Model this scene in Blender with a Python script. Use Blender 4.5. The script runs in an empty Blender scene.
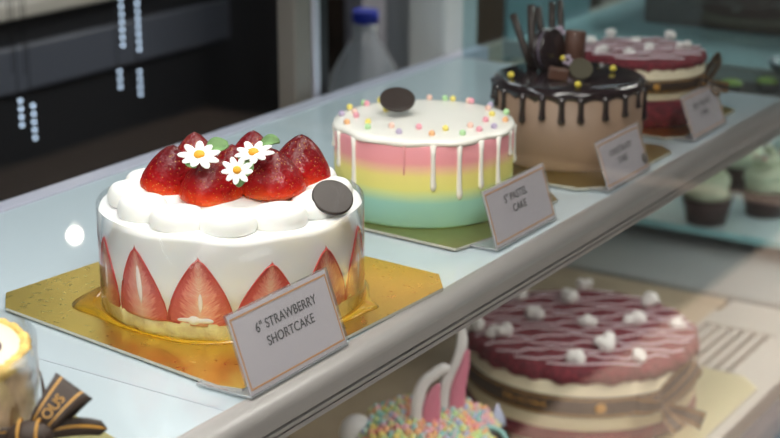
import bpy, bmesh, math, random
from mathutils import Vector, Matrix
S = bpy.context.scene
COL = S.collection
PI = math.pi
RND = random.Random(7)
cos, sin, rad = math.cos, math.sin, math.radians

# ------------------------------------------------------------------ materials
def new_mat(name):
    m = bpy.data.materials.new(name)
    m.use_nodes = True
    nt = m.node_tree
    return m, nt, nt.nodes['Principled BSDF'], nt.nodes['Material Output']

def setp(b, **k):
    names = dict(base='Base Color', rough='Roughness', metal='Metallic', spec='Specular IOR Level', coat='Coat Weight',
                 coatr='Coat Roughness', sss='Subsurface Weight', trans='Transmission Weight', emit='Emission Color',
                 es='Emission Strength', ior='IOR', alpha='Alpha', sheen='Sheen Weight')
    for a, v in k.items():
        s = b.inputs[names[a]]
        if a in ('base', 'emit'):
            v = tuple(v) + (1,) if len(v) == 3 else v
        s.default_value = v
    if k.get('sss'):
        b.inputs['Subsurface Radius'].default_value = (.006, .004, .003)
        b.inputs['Subsurface Scale'].default_value = 1.0

def node(nt, t, **k):
    n = nt.nodes.new(t)
    for a, v in k.items():
        setattr(n, a, v)
    return n

def coords(nt, scale=(1, 1, 1), kind='Object'):
    tc = node(nt, 'ShaderNodeTexCoord')
    mp = node(nt, 'ShaderNodeMapping')
    mp.inputs['Scale'].default_value = scale
    nt.links.new(tc.outputs[kind], mp.inputs['Vector'])
    return mp.outputs['Vector']

def noise(nt, vec, scale, detail=3, rough=.5):
    n = node(nt, 'ShaderNodeTexNoise')
    n.inputs['Scale'].default_value = scale
    n.inputs['Detail'].default_value = detail
    n.inputs['Roughness'].default_value = rough
    nt.links.new(vec, n.inputs['Vector'])
    return n.outputs['Fac']

def ramp(nt, fac, stops, interp='LINEAR'):
    r = node(nt, 'ShaderNodeValToRGB')
    r.color_ramp.interpolation = interp
    el = r.color_ramp.elements
    while len(el) < len(stops):
        el.new(.5)
    for e, (p, c) in zip(el, stops):
        e.position = p
        e.color = tuple(c) + (1,) if len(c) == 3 else c
    nt.links.new(fac, r.inputs['Fac'])
    return r.outputs['Color']

def bump(nt, b, h, strength=.3, dist=.001, prev=None):
    n = node(nt, 'ShaderNodeBump')
    n.inputs['Strength'].default_value = strength
    n.inputs['Distance'].default_value = dist
    nt.links.new(h, n.inputs['Height'])
    if prev: nt.links.new(prev, n.inputs['Normal'])
    nt.links.new(n.outputs['Normal'], b.inputs['Normal'])
    return n.outputs['Normal']

def plain(name, base, rough=.5, nscale=None, nstr=.2, ndist=.001, vary=0, vscale=30, **k):
    m, nt, b, o = new_mat(name)
    setp(b, base=base, rough=rough, **k)
    v = coords(nt)
    if nscale:
        bump(nt, b, noise(nt, v, nscale), nstr, ndist)
    if vary:
        c0 = tuple(max(0, x * (1 - vary)) for x in base); c1 = tuple(min(1, x * (1 + vary)) for x in base)
        nt.links.new(ramp(nt, noise(nt, v, vscale, 4), [(.35, c0), (.65, c1)]), b.inputs['Base Color'])
    return m

def zband(name, stops, z0, z1, rough=.5, wob=.0015, nscale=60, bstr=.15, **k):
    """colour by height on the object"""
    m, nt, b, o = new_mat(name)
    setp(b, rough=rough, **k)
    v = coords(nt)
    sp = node(nt, 'ShaderNodeSeparateXYZ'); nt.links.new(v, sp.inputs[0])
    nz = noise(nt, v, 35, 2)
    ad = node(nt, 'ShaderNodeMath', operation='MULTIPLY_ADD')
    nt.links.new(nz, ad.inputs[0]); ad.inputs[1].default_value = wob * 2; nt.links.new(sp.outputs['Z'], ad.inputs[2])
    mr = node(nt, 'ShaderNodeMapRange')
    mr.inputs['From Min'].default_value = z0 + wob; mr.inputs['From Max'].default_value = z1 + wob
    nt.links.new(ad.outputs[0], mr.inputs['Value'])
    nt.links.new(ramp(nt, mr.outputs[0], stops), b.inputs['Base Color'])
    bump(nt, b, noise(nt, v, nscale), bstr, .0008)
    return m

def two_sided_fresnel(nt, ior):
    g = node(nt, 'ShaderNodeNewGeometry'); mr = node(nt, 'ShaderNodeMapRange')
    mr.inputs['To Min'].default_value = ior; mr.inputs['To Max'].default_value = 1 / ior
    nt.links.new(g.outputs['Backfacing'], mr.inputs['Value'])
    f = node(nt, 'ShaderNodeFresnel'); nt.links.new(mr.outputs[0], f.inputs[0])
    return f

def glass_mat(name, tint=(1, 1, 1), ior=1.45, rough=0.0, gcol=(1, 1, 1)):
    """thin clear sheet: lets light through and reflects by Fresnel"""
    m, nt, b, o = new_mat(name)
    nt.nodes.remove(b)
    t = node(nt, 'ShaderNodeBsdfTransparent'); t.inputs[0].default_value = tuple(tint) + (1,)
    g = node(nt, 'ShaderNodeBsdfGlossy'); g.inputs['Roughness'].default_value = rough; g.inputs[0].default_value = tuple(gcol) + (1,)
    f = two_sided_fresnel(nt, ior)
    mx = node(nt, 'ShaderNodeMixShader')
    nt.links.new(f.outputs[0], mx.inputs[0]); nt.links.new(t.outputs[0], mx.inputs[1]); nt.links.new(g.outputs[0], mx.inputs[2])
    nt.links.new(mx.outputs[0], o.inputs['Surface'])
    return m

def film_mat(name, base, amount, rough=.1, ior=1.45):
    """partly see-through coloured sheet (acetate, syrup, tinted acrylic)"""
    m, nt, b, o = new_mat(name)
    setp(b, base=base, rough=rough, spec=.5, ior=ior)
    t = node(nt, 'ShaderNodeBsdfTransparent'); t.inputs[0].default_value = tuple(min(1, .55 + .5 * c) for c in base) + (1,)
    mx = node(nt, 'ShaderNodeMixShader'); mx.inputs[0].default_value = amount
    g = node(nt, 'ShaderNodeBsdfGlossy'); g.inputs['Roughness'].default_value = rough
    f = two_sided_fresnel(nt, ior)
    mx2 = node(nt, 'ShaderNodeMixShader')
    nt.links.new(t.outputs[0], mx.inputs[1]); nt.links.new(b.outputs[0], mx.inputs[2])
    nt.links.new(f.outputs[0], mx2.inputs[0]); nt.links.new(mx.outputs[0], mx2.inputs[1]); nt.links.new(g.outputs[0], mx2.inputs[2])
    nt.links.new(mx2.outputs[0], o.inputs['Surface'])
    return m

def emit_mat(name, col, s):
    m, nt, b, o = new_mat(name)
    setp(b, base=col, emit=col, es=s)
    return m

def gold_board_mat(name, base, rough=.22, crink=.25):
    m, nt, b, o = new_mat(name)
    setp(b, base=base, rough=rough, metal=1.0)
    v = coords(nt)
    n1 = noise(nt, v, 220, 4); n2 = noise(nt, v, 14, 2)
    p = bump(nt, b, n2, .12, .002)
    bump(nt, b, n1, crink, .0002, p)
    mr = node(nt, 'ShaderNodeMapRange'); mr.inputs['To Min'].default_value = rough * .8; mr.inputs['To Max'].default_value = rough * 1.5
    nt.links.new(n1, mr.inputs['Value']); nt.links.new(mr.outputs[0], b.inputs['Roughness'])
    return m

M = {}
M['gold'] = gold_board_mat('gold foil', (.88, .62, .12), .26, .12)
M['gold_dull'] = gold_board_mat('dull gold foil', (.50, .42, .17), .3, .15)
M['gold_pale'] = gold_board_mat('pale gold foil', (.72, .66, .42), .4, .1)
M['card_edge'] = plain('card edge', (.62, .60, .50), .6)
M['cream'] = plain('whipped cream', (.95, .94, .90), .55, 90, .12, .001, sss=.15)
M['cream_side'] = plain('smooth cream', (.97, .965, .95), .5, 25, .15, .0015, sss=.1)
M['chocolate'] = plain('dark chocolate', (.030, .019, .015), .42, 300, .1, .0003)
M['choc_brown'] = plain('brown chocolate', (.10, .045, .03), .4, 200, .2, .0005)
M['leaf'] = plain('green sugar leaf', (.16, .30, .10), .55, 150, .3, .0006, vary=.3, vscale=90)
M['petal'] = plain('white sugar petal', (.93, .93, .90), .5)
M['orange'] = plain('orange sugar', (.95, .42, .02), .6, 700, .5, .0006)
M['syrup'] = film_mat('amber syrup', (.92, .58, .03), .38, .08)
M['acetate'] = glass_mat('clear acetate', (.985, .985, .985), 1.25, .12)
M['pane'] = glass_mat('clear pane', (.985, .995, .99), 1.5)
M['tint'] = glass_mat('teal tinted pane', (.74, .86, .88), 1.5, .02)
M['acrylic'] = film_mat('clear acrylic', (.80, .80, .80), .12, .05)
M['acrylic_foot'] = film_mat('pale acrylic', (.62, .64, .66), .40, .05)
M['card'] = plain('sign card', (.60, .56, .61), .45)
M['copper'] = plain('copper print', (.62, .30, .10), .45)
M['ink'] = plain('grey ink', (.045, .042, .05), .6)

# strawberry skin: red, paler to the crown, golden seeds
m, nt, b, o = new_mat('strawberry skin'); M['berry'] = m
setp(b, rough=.5, coat=.55, coatr=.05, spec=.04)
v = coords(nt)
sp = node(nt, 'ShaderNodeSeparateXYZ'); nt.links.new(v, sp.inputs[0])
nz = noise(nt, v, 60, 3)
ad = node(nt, 'ShaderNodeMath', operation='MULTIPLY_ADD'); nt.links.new(nz, ad.inputs[0]); ad.inputs[1].default_value = .012
nt.links.new(sp.outputs['Z'], ad.inputs[2])
mr = node(nt, 'ShaderNodeMapRange'); mr.inputs['From Min'].default_value = .004; mr.inputs['From Max'].default_value = .036
nt.links.new(ad.outputs[0], mr.inputs['Value'])
oi = node(nt, 'ShaderNodeObjectInfo')
cr = ramp(nt, mr.outputs[0], [(0, (.85, .22, .02)), (.22, (.70, .05, .008)), (.38, (.40, .006, .007)), (.66, (.19, .003, .007)), (1, (.08, .002, .005))])
vo = node(nt, 'ShaderNodeTexVoronoi'); vo.inputs['Scale'].default_value = 520; nt.links.new(v, vo.inputs['Vector'])
lt = node(nt, 'ShaderNodeMath', operation='LESS_THAN'); lt.inputs[1].default_value = .17; nt.links.new(vo.outputs['Distance'], lt.inputs[0])
mx = node(nt, 'ShaderNodeMix', data_type='RGBA')
nt.links.new(lt.outputs[0], mx.inputs[0]); nt.links.new(cr, mx.inputs[6]); mx.inputs[7].default_value = (.62, .26, .05, 1)
nt.links.new(mx.outputs[2], b.inputs['Base Color'])
n2 = noise(nt, v, 260, 3)
p = bump(nt, b, vo.outputs['Distance'], .9, .0009)
p2 = bump(nt, b, n2, .25, .0005, p)
bp = node(nt, 'ShaderNodeBump'); bp.inputs['Strength'].default_value = .8; bp.inputs['Distance'].default_value = .0012
nt.links.new(noise(nt, v, 210, 3, .6), bp.inputs['Height']); nt.links.new(bp.outputs[0], b.inputs['Coat Normal'])

# cut strawberry face; uv: x across -1..1, y base..apex
m, nt, b, o = new_mat('strawberry flesh'); M['flesh'] = m
setp(b, rough=.35, sss=.1)
tc = node(nt, 'ShaderNodeTexCoord')
sp = node(nt, 'ShaderNodeSeparateXYZ'); nt.links.new(tc.outputs['UV'], sp.inputs[0])
ab = node(nt, 'ShaderNodeMath', operation='ABSOLUTE'); nt.links.new(sp.outputs['X'], ab.inputs[0])
mp = node(nt, 'ShaderNodeMapping'); mp.inputs['Scale'].default_value = (1.2, 22, 1); mp.inputs['Rotation'].default_value = (0, 0, 0)
cb = node(nt, 'ShaderNodeCombineXYZ'); nt.links.new(ab.outputs[0], cb.inputs[0])
sl = node(nt, 'ShaderNodeMath', operation='MULTIPLY_ADD'); nt.links.new(ab.outputs[0], sl.inputs[0]); sl.inputs[1].default_value = -.25; nt.links.new(sp.outputs['Y'], sl.inputs[2])
nt.links.new(sl.outputs[0], cb.inputs[1]); nt.links.new(cb.outputs[0], mp.inputs['Vector'])
fib = noise(nt, mp.outputs[0], 2.2, 3, .6)
ad = node(nt, 'ShaderNodeMath', operation='MULTIPLY_ADD'); nt.links.new(fib, ad.inputs[0]); ad.inputs[1].default_value = 1.5; sb = node(nt, 'ShaderNodeMath', operation='SUBTRACT'); nt.links.new(ab.outputs[0], sb.inputs[0]); sb.inputs[1].default_value = .42; nt.links.new(sb.outputs[0], ad.inputs[2])
rim = node(nt, 'ShaderNodeMath', operation='POWER'); nt.links.new(sp.outputs['Y'], rim.inputs[0]); rim.inputs[1].default_value = 5
ad2 = node(nt, 'ShaderNodeMath', operation='MULTIPLY_ADD'); nt.links.new(rim.outputs[0], ad2.inputs[0]); ad2.inputs[1].default_value = .5; nt.links.new(ad.outputs[0], ad2.inputs[2])
c = ramp(nt, ad2.outputs[0], [(.0, (.95, .74, .58)), (.3, (.94, .58, .42)), (.55, (.90, .40, .30)), (.85, (.84, .24, .19)), (1.0, (.66, .09, .08))])
nt.links.new(c, b.inputs['Base Color'])
M['rind'] = plain('strawberry rind', (.58, .06, .05), .35, 400, .4, .0005)
M['core'] = plain('pale strawberry core', (.90, .80, .74), .5)

# sponge
M['sponge'] = plain('yellow sponge', (.97, .84, .46), .8, 500, .6, .001, vary=.15, vscale=200)
# red velvet crumb
def crumb(name, c0, c1, c2, s=260):
    m, nt, b, o = new_mat(name)
    setp(b, rough=.75)
    v = coords(nt)
    nz = noise(nt, v, s, 4, .7)
    nt.links.new(ramp(nt, nz, [(.3, c0), (.5, c1), (.72, c2)]), b.inputs['Base Color'])
    bump(nt, b, nz, .9, .002)
    return m
M['crumb'] = crumb('red velvet crumb', (.045, .004, .008), (.15, .008, .020), (.27, .026, .042), 190)
M['cheese'] = plain('cream cheese', (.72, .64, .46), .7, 150, .3, .001, vary=.06)
M['ribbon'] = plain('brown ribbon', (.040, .022, .014), .55, 900, .15, .0003)
M['ribbon_line'] = plain('gold ribbon print', (.58, .29, .05), .4)
M['coconut'] = plain('white cream puff', (.88, .86, .84), .8, 500, .8, .002)
M['drizzle'] = plain('white drizzle', (.85, .74, .80), .45)

# shelf, case
M['shelf'] = plain('white glazed shelf', (.54, .625, .675), .5, spec=.1, coat=1.0, coatr=.025)
M['trim'] = plain('warm white trim', (.38, .358, .345), .28, 120, .03, .0005)
M['trim_dark'] = plain('trim groove', (.30, .29, .28), .35)
M['back_edge'] = plain('lavender grey edge', (.50, .50, .60), .3)
M['post'] = plain('pale grey post', (.60, .64, .66), .4)
M['post_brown'] = plain('brown grey frame', (.20, .18, .16), .4)
M['alu'] = plain('pale aluminium', (.72, .72, .82), .3, metal=.6)
M['black'] = plain('black gasket', (.012, .012, .014), .4)
M['deck'] = plain('tan deck', (.44, .35, .24), .45, 40, .1, .001, vary=.12, vscale=18)
M['riser'] = plain('white deck', (.36, .38, .38), .4)
M['vent'] = plain('white vent slat', (.46, .45, .42), .4)
M['glass_shelf'] = plain('frosted glass shelf', (.52, .68, .70), .15)
M['cyan_edge'] = plain('cyan glass edge', (.30, .60, .64), .2)
M['navy'] = plain('dark blue panel', (.03, .04, .07), .3)
M['steel_dark'] = plain('dark steel', (.035, .038, .045), .35, 6, .1, .01, metal=.5)
M['wood_dark'] = plain('dark brown cabinet', (.07, .04, .025), .5, vary=.3, vscale=4)
M['kitchen_white'] = plain('white counter', (.62, .60, .54), .4)

# ------------------------------------------------------------------ geometry
class B:
    def __init__(s):
        s.bm = bmesh.new(); s.mi = 0
    def face(s, vs, mi=None, smooth=False):
        try:
            f = s.bm.faces.new(vs)
        except ValueError:
            return None
        f.material_index = s.mi if mi is None else mi
        f.smooth = smooth
        return f
    def box(s, x0, x1, y0, y1, z0, z1, mi=None, mat=None):
        c = [(x, y, z) for z in (z0, z1) for (x, y) in ((x0, y0), (x1, y0), (x1, y1), (x0, y1))]
        v = [s.bm.verts.new((mat @ Vector(p)) if mat else p) for p in c]
        for q in ((3, 2, 1, 0), (4, 5, 6, 7), (0, 1, 5, 4), (1, 2, 6, 5), (2, 3, 7, 6), (3, 0, 4, 7)):
            s.face([v[i] for i in q], mi)
        return s
    def prism(s, pts, z0, z1, mi_top=0, mi_side=0, mi_bot=None):
        lo = [s.bm.verts.new((x, y, z0)) for x, y in pts]; hi = [s.bm.verts.new((x, y, z1)) for x, y in pts]
        s.face(hi, mi_top); s.face(lo[::-1], mi_side if mi_bot is None else mi_bot)
        n = len(pts)
        for i in range(n):
            s.face([lo[i], lo[(i + 1) % n], hi[(i + 1) % n], hi[i]], mi_side)
        return s
    def lathe(s, prof, seg=64, f=None, cap=True, smooth=True, mi=None, mat=None, mis=None):
        """prof: list of (r,z) bottom to top; f(angle,k,r,z) -> (r,z) deformation"""
        rings = []
        for k, (r, z) in enumerate(prof):
            ring = []
            for i in range(seg):
                a = 2 * PI * i / seg
                rr, zz = f(a, k, r, z) if f else (r, z)
                p = Vector((rr * cos(a), rr * sin(a), zz))
                ring.append(s.bm.verts.new(mat @ p if mat else p))
            rings.append(ring)
        for k in range(len(rings) - 1):
            for i in range(seg):
                j = (i + 1) % seg
                s.face([rings[k][i], rings[k][j], rings[k + 1][j], rings[k + 1][i]], mis[k] if mis else mi, smooth)
        if cap:
            s.face(rings[0][::-1], mis[0] if mis else mi); s.face(rings[-1], mis[-1] if mis else mi)
        return s
    def ball(s, c, r, seg=12, rings=8, sc=(1, 1, 1), mat=None, f=None):
        base = Matrix.Translation(c) @ (mat or Matrix.Identity(4)) @ Matrix.Diagonal((r * sc[0], r * sc[1], r * sc[2], 1))
        top = None; R = []
        for k in range(1, rings):
            t = PI * k / rings; ring = []
            for i in range(seg):
                a = 2 * PI * i / seg
                p = Vector((sin(t) * cos(a), sin(t) * sin(a), -cos(t)))
                if f: p = f(p)
                ring.append(s.bm.verts.new(base @ p))
            R.append(ring)
        lo = s.bm.verts.new(base @ (f(Vector((0, 0, -1))) if f else Vector((0, 0, -1))))
        hi = s.bm.verts.new(base @ (f(Vector((0, 0, 1))) if f else Vector((0, 0, 1))))
        for i in range(seg):
            j = (i + 1) % seg
            s.face([lo, R[0][j], R[0][i]], None, True)
            s.face([hi, R[-1][i], R[-1][j]], None, True)
            for k in range(len(R) - 1):
                s.face([R[k][i], R[k][j], R[k + 1][j], R[k + 1][i]], None, True)
        return s
    def tube(s, pts, rr, seg=8, flat=1.0, up=Vector((0, 0, 1)), ends=True):
        pts = [Vector(p) for p in pts]
        rings = []
        for k, p in enumerate(pts):
            d = (pts[min(k + 1, len(pts) - 1)] - pts[max(k - 1, 0)])
            d = d.normalized() if d.length else Vector((0, 0, 1))
            u = up if abs(d.dot(up)) < .95 else Vector((1, 0, 0))
            a = d.cross(u).normalized(); b2 = a.cross(d).normalized()
            r = rr[k] if isinstance(rr, (list, tuple)) else rr
            rings.append([s.bm.verts.new(p + a * (r * cos(2 * PI * i / seg)) + b2 * (r * flat * sin(2 * PI * i / seg))) for i in range(seg)])
        for k in range(len(rings) - 1):
            for i in range(seg):
                j = (i + 1) % seg
                s.face([rings[k][i], rings[k][j], rings[k + 1][j], rings[k + 1][i]], None, True)
        if ends:
            s.face(rings[0][::-1]); s.face(rings[-1])
        return s
    def strip(s, pts, side, w, th=.0004, mis=(0,), splits=(1.0,)):
        """ribbon: centre line pts, side vectors, half width w; splits = cumulative width fractions with a material each"""
        pts = [Vector(p) for p in pts]; n = len(pts)
        sd = side if isinstance(side, list) else [side] * n
        W = w if isinstance(w, list) else [w] * n
        fr = [0] + list(splits)
        T = []; Bt = []
        for k in range(n):
            d = (pts[min(k + 1, n - 1)] - pts[max(k - 1, 0)]).normalized()
            sv = Vector(sd[k]).normalized(); nn = d.cross(sv).normalized()
            T.append([s.bm.verts.new(pts[k] + sv * W[k] * (2 * q - 1) + nn * th) for q in fr])
            Bt.append([s.bm.verts.new(pts[k] + sv * W[k] * (2 * q - 1) - nn * th) for q in fr])
        for k in range(n - 1):
            for q in range(len(fr) - 1):
                s.face([T[k][q], T[k + 1][q], T[k + 1][q + 1], T[k][q + 1]], mis[q], True)
                s.face([Bt[k][q + 1], Bt[k + 1][q + 1], Bt[k + 1][q], Bt[k][q]], mis[q], True)
            s.face([Bt[k][0], Bt[k + 1][0], T[k + 1][0], T[k][0]], mis[0])
            s.face([T[k][-1], T[k + 1][-1], Bt[k + 1][-1], Bt[k][-1]], mis[-1])
        for e in (0, n - 1):
            s.face(T[e] + Bt[e][::-1], mis[0])
        return s
    def done(s, name, mats, parent=None, loc=None, rot=None, label=None, bevel=0, subsurf=0, autosmooth=False):
        me = bpy.data.meshes.new(name)
        bmesh.ops.recalc_face_normals(s.bm, faces=s.bm.faces)
        s.bm.to_mesh(me); s.bm.free()
        for mm in (mats if isinstance(mats, (list, tuple)) else [mats]):
            me.materials.append(M[mm] if isinstance(mm, str) else mm)
        o = bpy.data.objects.new(name, me); COL.objects.link(o)
        if parent: o.parent = parent
        if loc: o.location = loc
        if rot: o.rotation_euler = rot
        if label: o['label'] = label
        if bevel:
            md = o.modifiers.new('bevel', 'BEVEL'); md.width = bevel; md.segments = 2; md.limit_method = 'ANGLE'
        if subsurf:
            md = o.modifiers.new('subsurf', 'SUBSURF'); md.levels = subsurf; md.render_levels = subsurf
        return o

def thing(name, label, cat, loc=(0, 0, 0), rotz=0, group=None):
    o = bpy.data.objects.new(name, None); COL.objects.link(o)
    o.location = loc; o.rotation_euler = (0, 0, rotz); o.empty_display_size = .02
    o['label'] = label; o['category'] = cat
    if group: o['group'] = group
    return o
def tag(o, label, cat, group=None):
    o['label'] = label; o['category'] = cat
    if group: o['group'] = group
    return o
def structure(o):
    o['kind'] = 'structure'; return o
def copy_tree(o, parent=None):
    c = o.copy(); COL.objects.link(c)
    if parent: c.parent = parent
    for ch in [x for x in bpy.data.objects if x.parent == o]:
        copy_tree(ch, c)
    return c
def loc(p, base):
    return (p[0] - base[0], p[1] - base[1], p[2] - base[2])
def rot_to(axis, spin=0):
    return Vector(axis).normalized().to_track_quat('Z', 'Y').to_matrix().to_4x4() @ Matrix.Rotation(spin, 4, 'Z')
def text_mesh(name, body, size, mat, parent, M4, extrude=.00015, align='CENTER', spacing=1.0, sx=1.0, bold=0):
    c = bpy.data.curves.new(name, 'FONT'); c.body = body; c.size = size; c.extrude = extrude
    c.align_x = align; c.align_y = 'CENTER'; c.space_character = spacing; c.offset = bold
    t = bpy.data.objects.new(name, c); COL.objects.link(t)
    dg = bpy.context.evaluated_depsgraph_get()
    me = bpy.data.meshes.new_from_object(t.evaluated_get(dg))
    bpy.data.objects.remove(t)
    me.transform(M4 @ Matrix.Diagonal((sx, 1, 1, 1)))
    me.materials.clear(); me.materials.append(M[mat])
    o = bpy.data.objects.new(name, me); COL.objects.link(o)
    if parent: o.parent = parent
    return o

# ------------------------------------------------------------------ camera
cam_d = bpy.data.cameras.new('camera'); cam = bpy.data.objects.new('camera', cam_d); COL.objects.link(cam)
cam.location = (0, 0, .325)
cam.rotation_euler = (rad(90 - 17.3), 0, rad(32.5))
cam_d.sensor_width = 36; cam_d.lens = 1600 / 780 * 36
cam_d.clip_start = .01
cam_d.dof.use_dof = True; cam_d.dof.focus_distance = .89; cam_d.dof.aperture_fstop = 9.3
S.camera = cam

# ------------------------------------------------------------------ room
X0, X1, Y0, Y1, ZF, ZC = -3.2, 3.0, -1.6, 4.7, -1.1, 1.7
M['floor'] = plain('beige floor', (.60, .46, .37), .5, 3, .1, .002, vary=.08, vscale=3)
M['wall'] = plain('dim wall', (.04, .037, .037), .7, vary=.1)
M['wall_kitchen'] = plain('grey kitchen wall', (.30, .34, .38), .6, vary=.06)
M['ceiling'] = plain('white ceiling', (.25, .25, .25), .8)
structure(B().box(X0, X1, Y0, Y1, ZF - .1, ZF).done('floor', 'floor'))
structure(B().box(X0, X1, Y0, Y1, ZC, ZC + .1).done('ceiling', 'ceiling'))
structure(B().box(X0 - .1, X0, Y0, Y1, ZF, ZC).done('wall_left', 'wall_kitchen'))
structure(B().box(X1, X1 + .1, Y0, Y1, ZF, ZC).done('wall_right', 'wall'))
structure(B().box(X0, X1, Y1, Y1 + .1, ZF, ZC).done('wall_back', 'wall'))
structure(B().box(X0, X1, Y0 - .1, Y0, ZF, ZC).done('wall_front', 'wall'))
M['reflection_black'] = plain('black reflection mat', (.015, .014, .014), .9, 200, .4, .002)  # unseen dark mat added to edge the bright floor reflected in the glass
tag(B().box(.58, 2.7, 1.2, 4.6, ZF, ZF + .012).done('reflection_mat', 'reflection_black', bevel=.003), 'unseen black mat added on the customer floor to edge the glass reflection', 'mat')

# added unseen fill panels: two over the customers, one over the kitchen
M['panel'] = emit_mat('fill diffuser', (1, .96, .9), 15.0)
M['panel_f'] = emit_mat('near fill diffuser', (1, .97, .93), 14.0)
M['panel_k'] = emit_mat('kitchen fill diffuser', (.85, .93, 1), 3.5)
def fill_panel(x, y, mat, label, w=.3, l=.6):
    t = thing('fill_panel', label, 'fill light', (x, y, ZC))
    B().box(-w - .02, w + .02, -l - .02, l + .02, -.03, 0).done('light_frame', 'alu', t, bevel=.004)
    B().box(-w, w, -l, l, -.036, -.031).done('diffuser', mat, t)
fill_panel(.9, -.25, 'panel_f', 'added white ceiling fill panel brightening the cake fronts, nearest the customer end')  # added to brighten the cake sides that face the camera
fill_panel(.15, 3.3, 'panel', 'added white ceiling fill panel over the far aisle, lighting the reflected floor', .45, .9)  # added so the lit floor reflects as haze in the front glass
fill_panel(-2.2, 2.6, 'panel_k', 'added cool white ceiling fill panel over the kitchen')  # added fill for the dark kitchen

# ------------------------------------------------------------------ display case
case = thing('display_case', 'white refrigerated cake display case with glazed upper shelf', 'display case', (-.62, .7, -.32))
cb_ = (-.62, .7, -.32)
def cbox(x0, x1, y0, y1, z0, z1):
    return (x0 - cb_[0], x1 - cb_[0], y0 - cb_[1], y1 - cb_[1], z0 - cb_[2], z1 - cb_[2])
YS0, YS1 = -.35, 1.38
B().box(*cbox(-.795, -.457, YS0, YS1, -.014, 0)).done('upper_shelf', 'shelf', case)
# front edge moulding: profile in x,z swept along y
def sweep_y(prof, y0, y1, mis, name, mats, smooth_k=()):
    b_ = B()
    r0 = [b_.bm.verts.new(loc((x, y0, z), cb_)) for x, z in prof]; r1 = [b_.bm.verts.new(loc((x, y1, z), cb_)) for x, z in prof]
    n = len(prof)
    for i in range(n):
        j = (i + 1) % n
        b_.face([r0[i], r0[j], r1[j], r1[i]], mis[i] if i < len(mis) else mis[-1], i in smooth_k)
    b_.face(r0, mis[0]); b_.face(r1[::-1], mis[0])
    return b_.done(name, mats, case)
arc = [(-.4565 + .0115 * sin(rad(a)), -.0085 + .0095 * cos(rad(a))) for a in range(0, 91, 10)]
prof = [(-.4575, -.0002), (-.4575, .0008)] + arc + [(-.4445, -.0155), (-.4475, -.0160), (-.4475, -.0175), (-.4452, -.0178), (-.4452, -.0200), (-.4480, -.0203), (-.4480, -.0215), (-.4462, -.0218), (-.4462, -.0245), (-.4575, -.0245)]
na = len(arc)
mis = [0] * (na + 2) + [1, 1, 1, 0, 1, 1, 1, 0, 0, 0]
sweep_y(prof, YS0, YS1, mis, 'front_trim', ['trim', 'trim_dark'], set(range(2, 2 + na - 1)))
B().box(*cbox(-.812, -.7955, YS0, YS1 + .06, -.02, .0015)).done('back_trim', 'back_edge', case, bevel=.001)
B().box(*cbox(-.7945, -.4580, .5676, .5686, -.001, .0002)).done('shelf_seam', plain('grey seam', (.42, .46, .52), .4), case)
# posts and sliding door frames behind
B().box(*cbox(-.860, -.815, 1.383, 1.452, -.6, .62)).done('post', 'post', case, bevel=.004)
fr = B().box(*cbox(-.842, -.822, 1.134, 1.160, -.3, .6)).done('door_frame', 'post_brown', case, bevel=.002, label='brown grey door frame upright')
B().box(*cbox(-.842, -.820, 1.161, 1.171, -.3, .6)).done('door_frame', 'alu', case, bevel=.002, label='bright aluminium door frame edge')
B().box(*cbox(-.842, -.824, 1.172, 1.188, -.3, .6)).done('door_frame', 'black', case, label='black door gasket')
B().box(*cbox(-.7935, -.436, 1.3815, 1.3865, .0005, .5)).done('side_partition', 'tint', case, label='teal tinted glass side partition')
B().box(*cbox(-.425, -.419, YS0, 2.6, -.305, .47)).done('front_glass', 'pane', case, label='clear front glass')
# lower deck
B().box(*cbox(-.918, -.592, YS0, 1.64, -.33, -.30)).done('lower_deck', 'deck', case)
B().box(*cbox(-.918, -.462, 1.645, 2.6, -.33, -.296)).done('rear_deck', 'riser', case, bevel=.002)
B().box(*cbox(-.918, -.462, 1.84, 2.6, -.296, -.279)).done('dark_gap_block', 'post_brown', case)  # dark block carries the glass shelf and stands in for its shaded gap
B().box(*cbox(-.918, -.455, 1.785, 2.6, -.2785, -.270)).done('glass_shelf', ['glass_shelf'], case, label='pale cyan glass shelf under the cupcakes')
B().box(*cbox(-.918, -.455, 1.7835, 1.7848, -.2785, -.270)).done('shelf_edge', 'cyan_edge', case)
B().box(*cbox(-.932, -.920, YS0, 2.6, -.6, -.05)).done('back_panel', plain('beige inner back panel', (.36, .32, .25), .6), case)
vg = B()
vg.box(*cbox(-.592, -.585, YS0, 1.60, -.33, -.300)); vg.box(*cbox(-.505, -.462, YS0, 1.64, -.33, -.300)); vg.box(*cbox(-.585, -.505, 1.56, 1.64, -.33, -.300)); vg.box(*cbox(-.585, -.505, YS0, 1.56, -.335, -.328), mi=1)
for k in range(6):
    x = -.580 + k * .0135
    vg.box(*cbox(x, x + .0065, YS0, 1.56, -.325, -.3015))
vg.done('vent_grille', ['vent', 'black'], case, label='white slotted air vent')
B().box(*cbox(-.455, -.41, YS0, 2.6, -.36, -.306)).done('bottom_rail', 'navy', case, bevel=.003, label='dark blue bottom rail')
B().box(*cbox(-.930, -.42, YS0, 2.6, ZF, -.361)).done('cabinet_base', 'navy', case)
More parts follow.
